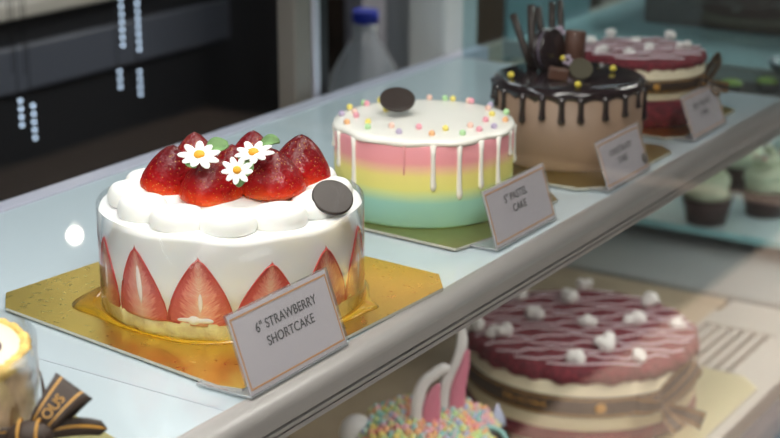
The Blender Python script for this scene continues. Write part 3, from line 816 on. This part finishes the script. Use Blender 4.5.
# ------------------------------------------------------------------ red velvet cakes
def red_velvet(c, R, H, label, emb, bow_deg, puffs, fr, nline, seg, dz_r, textdeg, k_s):
    t = thing('red_velvet_cake', label, 'cake', c)
    z1, z2, z3, z4 = [H * f for f in fr]       # tops of crumb base, cream, ribbon, cream ; then crumb top
    rr = random.Random(int(R * 10000))
    ph = [rr.uniform(0, 6) for _ in range(6)]
    def rough(a, k, r, z):
        e = k_s * (.0012 * sin(17 * a + ph[0]) + .001 * sin(31 * a + ph[1] + k) + .0008 * sin(53 * a + k * 2))
        return (r + e, z)
    B().lathe([(R * .985, 0), (R, H * .04), (R, z1)], seg, rough).done('crumb_base', 'crumb', t)
    B().lathe([(R * .985, z1), (R * .99, z1 + .001), (R * .99, z4), (R * .97, z4 + .0002)], seg, lambda a, k, r, z: (r, z + k_s * .0009 * sin(23 * a + ph[2]) * (k > 1))).done('cream_layer', 'cheese', t)
    B().lathe([(R * .97, z4 - .001), (R * 1.003, z4 + .001), (R * 1.012, H * .90), (R * .985, H * .985), (R * .9, H), (R * .5, H * 1.003), (.0005, H)], seg,
              lambda a, k, r, z: ((rough(a, k, r, z)[0]) if k < 4 else r, z + k_s * .0012 * sin(29 * a + ph[3]) * (k in (0, 1)))).done('crumb_top', 'crumb', t)
    # ribbon band
    Rb = R * 1.0 + .0008
    B().lathe([(Rb, z2), (Rb + .0004, z2 + .0002), (Rb + .0004, z3 - .0002), (Rb, z3), (Rb - .0012, z3), (Rb - .0012, z2), (Rb, z2)], seg, cap=False, mis=[0] * 6).done('ribbon', ['ribbon'], t)
    rib = bpy.data.objects[t.name] and [x for x in bpy.data.objects if x.parent == t and x.name.startswith('ribbon')][-1]
    w = z3 - z2
    for q in (.12, .88):
        zz = z2 + w * q
        B().lathe([(Rb + .0005, zz - w * .022), (Rb + .0007, zz), (Rb + .0005, zz + w * .022), (Rb, zz), (Rb + .0005, zz - w * .022)], seg, cap=False).done('ribbon_line', 'ribbon_line', rib)
    def on(deg, z, off):
        a = rad(deg)
        m_ = Matrix.Translation(((Rb + off) * cos(a), (Rb + off) * sin(a), z)) @ Matrix.Rotation(a + PI / 2, 4, 'Z') @ Matrix.Rotation(PI / 2, 4, 'X')
        return m_
    B().lathe([(w * .26, 0), (w * .27, .0004), (w * .12, .0005), (.0002, .0003)], 24, mat=on(emb, (z2 + z3) / 2, .0005)).done('ribbon_emblem', 'ribbon_line', rib)
    if textdeg is not None:
        for i, ch in enumerate('DELICIOUS'):
            text_mesh('ribbon_letter', ch, w * .42, 'ribbon_line', rib, on(textdeg + i * 2.6, (z2 + z3) / 2, .0006))
    # bow
    a = rad(bow_deg); nrm = Vector((cos(a), sin(a), 0)); tg = Vector((-sin(a), cos(a), 0)); up = Vector((0, 0, 1))
    kb = nrm * (Rb + .004 * k_s * 1.2) + up * (z2 + z3) / 2
    B().ball(kb, w * .42, 12, 8, (.7, .7, 1)).done('bow_knot', 'ribbon', rib)
    for (dx, dz, L) in ((1, .9, 2.6), (-1, .25, 1.7)):
        pts = []; sd = []
        D = (tg * dx + up * dz + nrm * .25).normalized()
        Nn = (nrm - D * nrm.dot(D)).normalized(); Sd = D.cross(Nn)
        for j in range(17):
            th = 2 * PI * j / 16
            pts.append(kb + D * (w * L * .5 * (1 - cos(th))) + Nn * (w * .30 * sin(th)))
        B().strip(pts, Sd, [w * (.22 + .25 * sin(PI * min(1, abs(1 - abs(j - 8) / 8)) / 2)) for j in range(17)], .0003, (0, 1, 0, 1, 0), (.14, .2, .8, .86, 1)).done('bow_loop', ['ribbon', 'ribbon_line'], rib)
    for (dx, dz, L) in ((.9, -.75, 2.2), (.2, -1, 1.5)):
        D = (tg * dx + up * dz * .55 + nrm * .7).normalized()
        Sd = D.cross(nrm).normalized()
        pts = [kb + D * (w * L * j / 8) + nrm * (w * .15 * sin(j * .9)) for j in range(9)]
        lim = .004
        pts = [Vector((p_.x, p_.y, max(p_.z, lim))) for p_ in pts]
        B().strip(pts, Sd, [w * (.15 + .3 * j / 8) for j in range(9)], .0003, (0, 1, 0, 1, 0), (.14, .2, .8, .86, 1)).done('bow_tail', ['ribbon', 'ribbon_line'], rib)
    # drizzle lines run along the view's width
    D = Vector((.843, .537, 0)); P = Vector((-.537, .843, 0))
    db = B()
    for i in range(nline):
        q = -1 + 2 * (i + .5) / nline
        hw = math.sqrt(max(0, 1 - q * q)) * R * .97
        pts = []
        n = max(6, int(hw / (R * .045)))
        for j in range(n + 1):
            u = -1 + 2 * j / n
            pp = D * (hw * u) + P * (R * .95 * q + R * .034 * sin(u * hw / R * 9 + i * 2.3) + R * .026 * sin(u * 23 + i * i))
            if pp.length > R * .97: pp = pp.normalized() * R * .97
            pts.append((pp.x, pp.y, H * 1.003 + .0006))
        db.tube(pts, dz_r, 6, flat=.6)
    db.done('icing_drizzle', 'drizzle', t)
    for i, p in enumerate(puffs):
        b_ = B(); s_ = R * (.095 if R > .08 else .105) * (1 + .2 * sin(i * 2.2))
        rp = random.Random(i)
        for k in range(7):
            b_.ball((rp.uniform(-.6, .6) * s_, rp.uniform(-.6, .6) * s_, s_ * (.22 + .40 * (k / 7))), s_ * rp.uniform(.4, .62), 8, 6)
        b_.done('cream_puff', 'coconut', t, loc=(p[0] - c[0], p[1] - c[1], H))
    return t
red_velvet((BC[0], BC[1], -.2965), .1085, .0735, 'large red velvet cake with white drizzle and brown ribbon on the lower deck', 305.4, 333,
    [(-0.6964, 1.3291, -0.2230), (-0.6489, 1.3502, -0.2230), (-0.6567, 1.3945, -0.2230), (-0.6552, 1.2870, -0.2230), (-0.6638, 1.2303, -0.2230), (-0.6055, 1.2993, -0.2230), (-0.5705, 1.3312, -0.2230), (-0.5764, 1.3835, -0.2230), (-0.5317, 1.3415, -0.2230), (-0.5669, 1.2579, -0.2230), (-0.5758, 1.2141, -0.2230), (-0.5270, 1.2452, -0.2230), (-0.6917, 1.2360, -0.2230)], (.19, .385, .645, .81), 12, 200, .00105, 258, 1.0)
red_velvet((RC[0], RC[1], Z1), .0535, .0562, 'small red velvet cake with cream puffs and brown ribbon at the shelf end', 307.4, 2,
    [(-0.5873, 1.2432, 0.0593), (-0.5857, 1.2823, 0.0593), (-0.5571, 1.2677, 0.0593), (-0.5380, 1.3016, 0.0593), (-0.5109, 1.2656, 0.0593), (-0.5390, 1.2173, 0.0593), (-0.5616, 1.2129, 0.0593), (-0.5311, 1.2425, 0.0593)], (.41, .53, .72, .86), 6, 120, .0012, None, .5)
# ------------------------------------------------------------------ bunny cake
bc_ = (-.618, 1.030, -.2995)
bunny = thing('bunny_cake', 'small cake of pastel piped icing with white and pink bunny ears on the lower deck', 'cake', bc_)
HB = .080
B().lathe([(.050, 0), (.054, .004), (.055, HB * .7), (.050, HB * .93), (.03, HB), (.0005, HB)], 64).done('cake_body', 'cream_side', bunny)
# piped stars
m, nt, b, o = new_mat('pastel piping'); M['piping'] = m
setp(b, rough=.55)
at_ = node(nt, 'ShaderNodeAttribute', attribute_name='tone'); nt.links.new(at_.outputs['Color'], b.inputs['Base Color'])
def piping(parent):
    verts = []; faces = []; cols = []
    tones = [(.92, .36, .30), (.92, .76, .24), (.34, .66, .64), (.86, .48, .58), (.48, .56, .78), (.56, .80, .40), (.94, .52, .28)]
    rr = random.Random(4)
    spots = []
    def top(x, y):
        r = math.hypot(x, y)
        return HB + .001 if r < .03 else (HB + .001) - (HB * .07) * ((r - .03) / .02) ** 1.5
    i = 0
    s = .0070
    yy = -.056
    while yy < .056:
        xx = -.056 + (s / 2 if i % 2 else 0)
        while xx < .056:
            r = math.hypot(xx, yy)
            if r < .0535: spots.append((xx * cos(.45) - yy * sin(.45) + rr.uniform(-.0013, .0013), xx * sin(.45) + yy * cos(.45) + rr.uniform(-.0013, .0013), top(xx, yy), None))
            xx += s
        yy += s * .87; i += 1
    for ring in range(5):
        z = HB * .86 - ring * .0056
        for k in range(46):
            a = 2 * PI * (k + .5 * (ring % 2) + rr.uniform(-.15, .15)) / 46
            spots.append((.0545 * cos(a), .0545 * sin(a), z + rr.uniform(-.002, .002), a))
    for (x, y, z, a) in spots:
        rad_ = rr.uniform(.0038, .0048); hh = rr.uniform(.0050, .0070)
        n = 10; base = len(verts)
        ax = Vector((x * 6, y * 6, 1)).normalized() if a is None else Vector((cos(a), sin(a), .5)).normalized()
        mm = rot_to(ax, rr.uniform(0, 3)); org = Vector((x, y, z)) - ax * .001
        ci = rr.randrange(len(tones)); c0 = tones[ci]; c1 = tones[(ci + rr.choice((0, 1, 3))) % len(tones)]
        for j, (f, zz) in enumerate(((1, 0), (1.0, .35), (.62, .7), (.2, .97))):
            for q in range(n):
                th = 2 * PI * q / n + zz * 1.2
                rf = rad_ * f * (1 if q % 2 else .76)
                verts.append(org + mm @ Vector((rf * cos(th), rf * sin(th), hh * zz)))
                cols.append(c1 if q % 4 == 0 else c0)
        verts.append(org + mm @ Vector((0, 0, hh * 1.08))); cols.append(c0)
        for j in range(3):
            for q in range(n):
                r_ = (q + 1) % n
                faces.append((base + j * n + q, base + j * n + r_, base + (j + 1) * n + r_, base + (j + 1) * n + q))
        for q in range(n):
            faces.append((base + 3 * n + q, base + 3 * n + (q + 1) % n, base + 4 * n))
    me = bpy.data.meshes.new('piped_icing'); me.from_pydata([tuple(v_) for v_ in verts], [], faces); me.update()
    ca = me.color_attributes.new('tone', 'FLOAT_COLOR', 'POINT')
    for k, c in enumerate(cols): ca.data[k].color = tuple(c) + (1,)
    for p in me.polygons: p.use_smooth = True
    me.materials.append(M['piping'])
    o = bpy.data.objects.new('piped_icing', me); COL.objects.link(o); o.parent = parent; o['kind'] = 'stuff'
    o['label'] = 'pink, yellow, mint and lilac piped icing stars'
piping(bunny)
M['fondant'] = plain('white fondant', (.88, .86, .86), .4)
M['pinkf'] = plain('pink fondant', (.72, .24, .34), .4)
EX = Vector((.843, .537, 0)); EZ = Vector((-.10, .16, .98)).normalized()
def ear(base, line, widths, inner, innerw, name='bunny_ear'):
    """line in metres along (screen right, up) from the base"""
    P = [Vector(loc(base, bc_)) + EX * x + EZ * y for x, y in line]
    n = EX.cross(EZ)
    def smooth(L, k=4):
        out = []
        for i in range(len(L) - 1):
            p0 = L[max(i - 1, 0)]; p1 = L[i]; p2 = L[i + 1]; p3 = L[min(i + 2, len(L) - 1)]
            for j in range(k):
                t = j / k
                out.append(.5 * ((2 * p1) + (p2 - p0) * t + (2 * p0 - 5 * p1 + 4 * p2 - p3) * t * t + (3 * p1 - p0 - 3 * p2 + p3) * t ** 3))
        out.append(L[-1]); return out
    W = [Vector((w, 0, 0)) for w in widths]
    pts = smooth(P); ws = [max(.0004, v_.x) for v_ in smooth(W)]
    e = B().tube(pts, ws, 14, flat=.55, up=n).done(name, 'fondant', bunny)
    Pi = [Vector(loc(base, bc_)) + EX * x + EZ * y - n * -.0 for x, y in inner]
    front = TOCAM.normalized() * .0030
    pts = [p + front for p in smooth(Pi)]; ws = [max(.0003, v_.x) for v_ in smooth([Vector((w, 0, 0)) for w in innerw])]
    B().tube(pts, ws, 14, flat=.3, up=n).done('inner_ear', 'pinkf', e, label='pink inner ear')
k = .00087
# ear 1: base pixel (424,437); offsets in pixels right/up
def sc(L): return [(x * k, y * k) for x, y in L]
ear((-0.6161, 1.0170, -0.2335), sc([(0, -6), (-3, 10), (-5, 28), (-3, 46), (3, 57), (11, 63), (18, 68), (25, 68)]), [.0054, .0058, .0056, .0052, .0048, .0048, .0044, .0026],
    sc([(6, 0), (7, 15), (8, 30), (10, 44), (15, 54)]), [.0018, .0068, .0072, .0052, .0016])
ear((-0.6107, 1.0479, -0.2335), sc([(0, -6), (-3, 10), (-5, 25), (-2, 44), (6, 58), (11, 72), (13, 88), (10, 100)]), [.0048, .0052, .0052, .0050, .0050, .0048, .0044, .0024],
    sc([(7, 6), (8, 22), (10, 42), (15, 60), (18, 76)]), [.0020, .0062, .0058, .0042, .0016])
# tail, little horn, ringed eye
B().ball(loc((-0.6688, 0.9994, -0.2335), bc_), .0145, 20, 14, (1, 1, 1.1)).done('tail', 'fondant', bunny, label='white ball tail')
hp = Vector(loc((-0.5842, 1.0836, -0.2335), bc_))
B().lathe([(.0075, -.004), (.0062, .003), (.0035, .009), (.0004, .0150)], 20, lambda a, k, r, z: (r * (1 + .08 * cos(5 * a + z * 500)), z), mat=Matrix.Translation(hp)).done('small_ear', plain('lilac blue icing', (.48, .52, .70), .5), bunny)
ep = Vector(loc((-0.5690, 1.0426, -0.2335), bc_)) + TOCAM.normalized() * .004
A = rot_to(TOCAM)
tb = B(); tb.tube([ep + A @ Vector((.0135 * cos(2 * PI * j / 28), .0125 * sin(2 * PI * j / 28), 0)) for j in range(29)], .0022, 10, ends=False)
tb.done('eye_ring', plain('teal icing', (.28, .52, .50), .45), bunny)
B().ball(ep - TOCAM.normalized() * .002, .0115, 20, 12, (1, 1, .45), mat=A).done('eye', 'chocolate', bunny)

# ------------------------------------------------------------------ roll cake with bow, bottom left
lc = (LC[0], LC[1], Z1)
roll = thing('almond_cake', 'cream topped cake with golden crust rim, almond side and brown bow, cut by left edge', 'cake', lc)
RL = .0490; HL = .0525
M['almond'] = plain('almond coated side', (.66, .47, .30), .6, 70, .6, .004, vary=.30, vscale=55)
M['crust'] = plain('golden crust', (.88, .56, .16), .6, 260, .8, .003, vary=.2, vscale=150)
M['pale_cream'] = plain('pale yellow cream', (.90, .82, .66), .6, 120, .3, .002)
B().lathe([(RL * .97, 0), (RL, .002), (RL * .985, HL * .93), (RL * .9, HL)], 96, lambda a, k, r, z: (r + .0006 * sin(31 * a + k), z)).done('cake_body', 'almond', roll)
B().lathe([(RL * .95, HL * .90), (RL * 1.015, HL * .95), (RL * .99, HL * 1.02), (RL * .955, HL * 1.045), (RL * .91, HL * 1.03), (RL * .90, HL * .99)], 128,
          lambda a, k, r, z: (r + .0004 * sin(19 * a + k) + .0004 * sin(37 * a + 2 * k), z + .0003 * sin(27 * a) + .0004 * sin(43 * a + k))).done('crust_rim', 'crust', roll)
B().lathe([(RL * .92, HL * .97), (RL * .905, HL * 1.02), (RL * .5, HL * 1.025), (.0005, HL * 1.03)], 64).done('cream_top', 'pale_cream', roll)
M['almond_dark'] = plain('toasted almond', (.30, .17, .08), .5)
for i, dg in enumerate((222, 244, 266, 287, 302, 317, 332, 350, 12, 40, 70, 100, 135, 170, 200)):
    a = rad(dg)
    B().ball((RL * .985 * cos(a), RL * .985 * sin(a), HL * (.38 + .06 * (i % 2))), 1, 12, 14, (.0014, .0050, .0165), mat=Matrix.Rotation(a, 4, 'Z')).done('almond_finger', 'almond_dark', roll)
B().lathe([(RL + .0022, .001), (RL + .0028, HL + .004), (RL + .0031, HL + .004), (RL + .0025, .001), (RL + .0022, .001)], 96, cap=False).done('clear_collar', 'acetate', roll, label='clear acetate collar')
B().ball((0, 0, 0), .005, 14, 10, (1, 1, .7)).done('berry_piece', plain('dark berry', (.10, .01, .03), .3), roll, loc=(RL * .55, RL * .36, HL * 1.03 + .001))
# ribbon round the cake and a bow
rz0, rz1 = .010, .0205
Rb = RL + .0036
rbn = B(); rbn.lathe([(Rb, rz0), (Rb, rz1), (Rb - .0005, rz1), (Rb - .0005, rz0), (Rb, rz0)], 96, cap=False)
rbn = rbn.done('ribbon', 'ribbon', roll)
K0 = Vector(loc((-0.4734, 0.4520, 0.0283), lc))
B().ball((0, 0, 0), .0085, 16, 10, (1.25, .8, .8), mat=Matrix.Rotation(.5, 4, 'Z')).done('bow_knot', 'ribbon', rbn, loc=K0)
for off in (-.004, .004):
    q = B(); A = Matrix.Translation(Vector((.843, .537, 0)) * off)
    q.tube([A @ Vector((.0072 * cos(t) * -.537, .0072 * cos(t) * .843, .0072 * sin(t))) for t in [2 * PI * j / 20 for j in range(21)]], .0007, 6)
    q.done('ribbon_line', 'ribbon_line', rbn, loc=K0)
# large upright loop: from knot up right, folded back
Pb = Vector(loc((-0.4737, 0.4586, 0.0300), lc)); Pt = Vector(loc((-0.4720, 0.4791, 0.0423), lc))
Dl = (Pt - Pb); Ln = Dl.length; Dn = Dl.normalized()
cam_n = Vector((.47, -.80, .36)).normalized()
Sd = Dn.cross(cam_n).normalized(); Nn = Sd.cross(Dn).normalized()
pts = []
for j in range(21):
    th = 2 * PI * j / 20
    pts.append(Pb + Dn * (Ln * .5 * (1 - cos(th))) + Nn * (.0048 * sin(th)))
wd = [.0050 + .0052 * (1 - abs(j - 10) / 10) for j in range(21)]
lo_ = B().strip(pts, Sd, wd, .0003, (0, 1, 0, 1, 0), (.13, .19, .72, .78, 1)).done('bow_loop', ['ribbon', 'ribbon_line'], rbn)
fc = 1 if (Nn.dot(TOCAM) > 0) else -1
ctr = Pb + Dn * (Ln * .36) + Nn * (.0062 * fc)
X_ = Dn; Y_ = (Nn * fc).cross(X_).normalized()
m4 = Matrix((( X_.x, Y_.x, (Nn * fc).x, ctr.x), (X_.y, Y_.y, (Nn * fc).y, ctr.y), (X_.z, Y_.z, (Nn * fc).z, ctr.z), (0, 0, 0, 1)))
text_mesh('ribbon_letters', 'OUS', .0064, 'ribbon_line', lo_, m4, .0002)
# flat tail to the right
T0 = Vector(loc((-0.4711, 0.4570, 0.0279), lc)); T1 = Vector(loc((-0.4591, 0.4849, 0.0224), lc))
pts = [T0.lerp(T1, j / 10) + Vector((0, 0, .0022 * sin(PI * j / 10))) for j in range(11)]
B().strip(pts, Vector((-.3, .5, .75)), [.0030 + .0012 * sin(PI * j / 10) - (.0026 if j == 10 else 0) for j in range(11)], .0003, (0, 1, 0), (.45, .62, 1)).done('bow_tail', ['ribbon', 'ribbon_line'], rbn)
# thin tail behind, upright sliver
T0 = Vector(loc((-0.4832, 0.4699, 0.0266), lc)); T1 = Vector(loc((-0.4947, 0.4813, 0.0436), lc))
B().strip([T0.lerp(T1, j / 6) + Vector((.843, .537, 0)) * (.0012 * sin(PI * j / 6)) for j in range(7)], Vector((.843, .537, 0)), [.0018 - .0015 * j / 6 for j in range(7)], .0003).done('bow_tail', ['ribbon'], rbn)
# back loop going left
Pb2 = Vector(loc((-0.4789, 0.4537, 0.0258), lc)); Pt2 = Vector(loc((-0.4985, 0.4405, 0.0237), lc))
D2 = (Pt2 - Pb2); L2 = D2.length; D2n = D2.normalized(); S2 = D2n.cross(cam_n).normalized(); N2 = S2.cross(D2n)
B().strip([Pb2 + D2n * (L2 * .5 * (1 - cos(2 * PI * j / 20))) + N2 * (.004 * sin(2 * PI * j / 20)) for j in range(21)], S2, [.004 + .003 * (1 - abs(j - 10) / 10) for j in range(21)], .0003, (0, 1, 0, 1, 0), (.13, .19, .75, .81, 1)).done('bow_loop', ['ribbon', 'ribbon_line'], rbn)

# ------------------------------------------------------------------ price signs
def sign(x, y0, y1, z1, lean, lines, label, emblem=False, tsize=.0062, yaw=0, oy=0):
    W = y1 - y0
    t = thing('price_sign', label, 'price sign', (x, (y0 + y1) / 2, .0013), yaw, 'acrylic price signs along the shelf front')
    th = .0022
    ang_ = math.atan2(lean, z1)
    H = math.hypot(z1, lean)
    # local frame: +Y along shelf, card in plane tilted back
    Mx = Matrix.Translation((0, 0, .0010)) @ Matrix.Rotation(-ang_, 4, 'Y')
    b_ = B(); b_.box(-th, 0, -W / 2, W / 2, 0, H, mat=Mx)
    b_.done('acrylic_holder', 'acrylic', t, bevel=.0004)
    B().box(-.036, -.0005, -W / 2 , W / 2 - .0006, 0, .0013).done('holder_foot', 'acrylic_foot', t, bevel=.0003)
    B().box(-th * .7, -th * .45, -W / 2 + .0012, W / 2 - .0012, .0010, H - .0010, mat=Mx).done('sign_card', 'card', t)
    fr_ = B(); e = .0030; g = .0010
    xa, xb = -th * .44, -th * .36
    fr_.box(xa, xb, -W / 2 + e, W / 2 - e, e, e + g, mat=Mx); fr_.box(xa, xb, -W / 2 + e, W / 2 - e, H - e - g, H - e, mat=Mx)
    fr_.box(xa, xb, -W / 2 + e * .7, -W / 2 + e * .7 + g, e, H - e, mat=Mx); fr_.box(xa, xb, W / 2 - e * .7 - g, W / 2 - e * .7, e, H - e, mat=Mx)
    fr_.done('card_border', 'copper', t, label='thin copper border line')
    # letters: text x -> +Y, text y -> +Z', normal +X
    for i, (s_, zf, yo) in enumerate(lines):
        L4 = Mx @ Matrix.Translation((-th * .34, yo, H * zf)) @ Matrix(((0, 0, 1, 0), (1, 0, 0, 0), (0, 1, 0, 0), (0, 0, 0, 1)))
        text_mesh('sign_text', s_, tsize, 'ink', t, L4, .00006, spacing=1.02, sx=.98, bold=.00006)
    if emblem:
        B().lathe([(.0042, 0), (.0042, .0003), (.0002, .0003)], 24, mat=Mx @ Matrix.Translation((-th * .3, W / 2 - .0055, .0095)) @ Matrix.Rotation(PI / 2, 4, 'Y')).done('round_emblem', plain('brown emblem', (.06, .045, .03), .4), t)
    return t
sign(-.4528, .5830, .6705, .0412, .0150, [('6" STRAWBERRY', .70, .0015), ('SHORTCAKE', .50, .0015)], 'acrylic price sign reading 6" STRAWBERRY SHORTCAKE in front of the strawberry cake', tsize=.0072)
sign(-.4622, .8540, .9380, .0375, .0120, [('5" PASTEL', .70, -.003), ('CAKE', .50, -.001)], 'acrylic price sign reading 5" PASTEL CAKE before the pastel cake', tsize=.0072)
sign(-.4590, 1.0140, 1.0880, .0350, .0125, [('CHOCOLATE', .66, -.002), ('CAKE', .46, -.002)], 'acrylic price sign with round brown emblem in front of the chocolate cake', True, tsize=.0062)
sign(-.4630, 1.1835, 1.2550, .0350, .0140, [('RED VELVET', .66, 0), ('CAKE', .46, 0)], 'blurred acrylic price sign farthest back before the small red velvet cake', tsize=.0066)

# ------------------------------------------------------------------ cupcakes
M['mint'] = plain('pale green frosting', (.60, .70, .52), .6, 60, .2, .002)
M['mint_blue'] = plain('pale blue frosting', (.50, .66, .68), .6, 60, .2, .002)
M['liner'] = plain('dark brown liner', (.045, .022, .020), .6)
M['sprinkle'] = plain('pink sprinkle', (.62, .12, .14), .5)
def cupcake(p, label, frost='mint', s=1.15):
    t = thing('cupcake', label, 'cupcake', (p[0], p[1], -.2699), RND.uniform(0, 6), 'cupcakes on the rear glass shelf')
    B().lathe([(.0205 * s, 0), (.0270 * s, .030 * s), (.0262 * s, .030 * s), (.0255 * s, .028 * s), (.0005, .029 * s)], 64, lambda a, k, r, z: (r * (1 + (.02 * cos(32 * a) if k < 2 else 0)), z)).done('liner', 'liner', t)
    b_ = B()
    # spiral swirl: stacked tapering coil
    pts = []; rr = []
    n = 90
    for j in range(n + 1):
        u = j / n; a = u * 2 * PI * 2.6
        rad_ = .0195 * s * (1 - u) ** .8
        pts.append((rad_ * cos(a), rad_ * sin(a), s * (.036 + .041 * u))); rr.append(s * (.0105 - .0065 * u))
    b_.tube(pts, rr, 12)
    b_.lathe([(.024 * s, .0295 * s), (.022 * s, .036 * s), (.010 * s, .055 * s)], 24)
    b_.done('frosting_swirl', frost, t)
    for k in range(5):
        a = k * 1.9; u = .35 + .13 * k
        rad_ = .0195 * s * (1 - u) ** .8 + .007 * s
        B().ball((rad_ * cos(a), rad_ * sin(a), s * (.042 + .041 * u)), .0022 * s, 8, 6).done('sprinkle', 'sprinkle', t)
    return t
cupcake((-0.6884, 1.8116, -0.2700), 'pale green frosted cupcake nearest on the rear glass shelf, alone at left')
cupcake((-0.6383, 1.8836, -0.2700), 'pale green frosted cupcake second nearest, at right beside the nearest one')
cupcake((-0.7097, 1.9777, -0.2700), 'pale green frosted cupcake standing behind the two nearest ones')
cupcake((-0.6587, 2.0447, -0.2700), 'pale blue frosted cupcake at right edge behind the second nearest', 'mint_blue')
cupcake((-0.7866, 2.0349, -0.2700), 'pale green frosted cupcake mostly hidden by the shelf front edge')

# ------------------------------------------------------------------ world and colour
w = bpy.data.worlds.new('world'); S.world = w; w.use_nodes = True
w.node_tree.nodes['Background'].inputs[0].default_value = (.6, .7, .8, 1)
w.node_tree.nodes['Background'].inputs[1].default_value = .15
S.view_settings.view_transform = 'Standard'; S.view_settings.look = 'None'
S.view_settings.gamma = 1; S.view_settings.use_curve_mapping = False
S.view_settings.exposure = 0.2
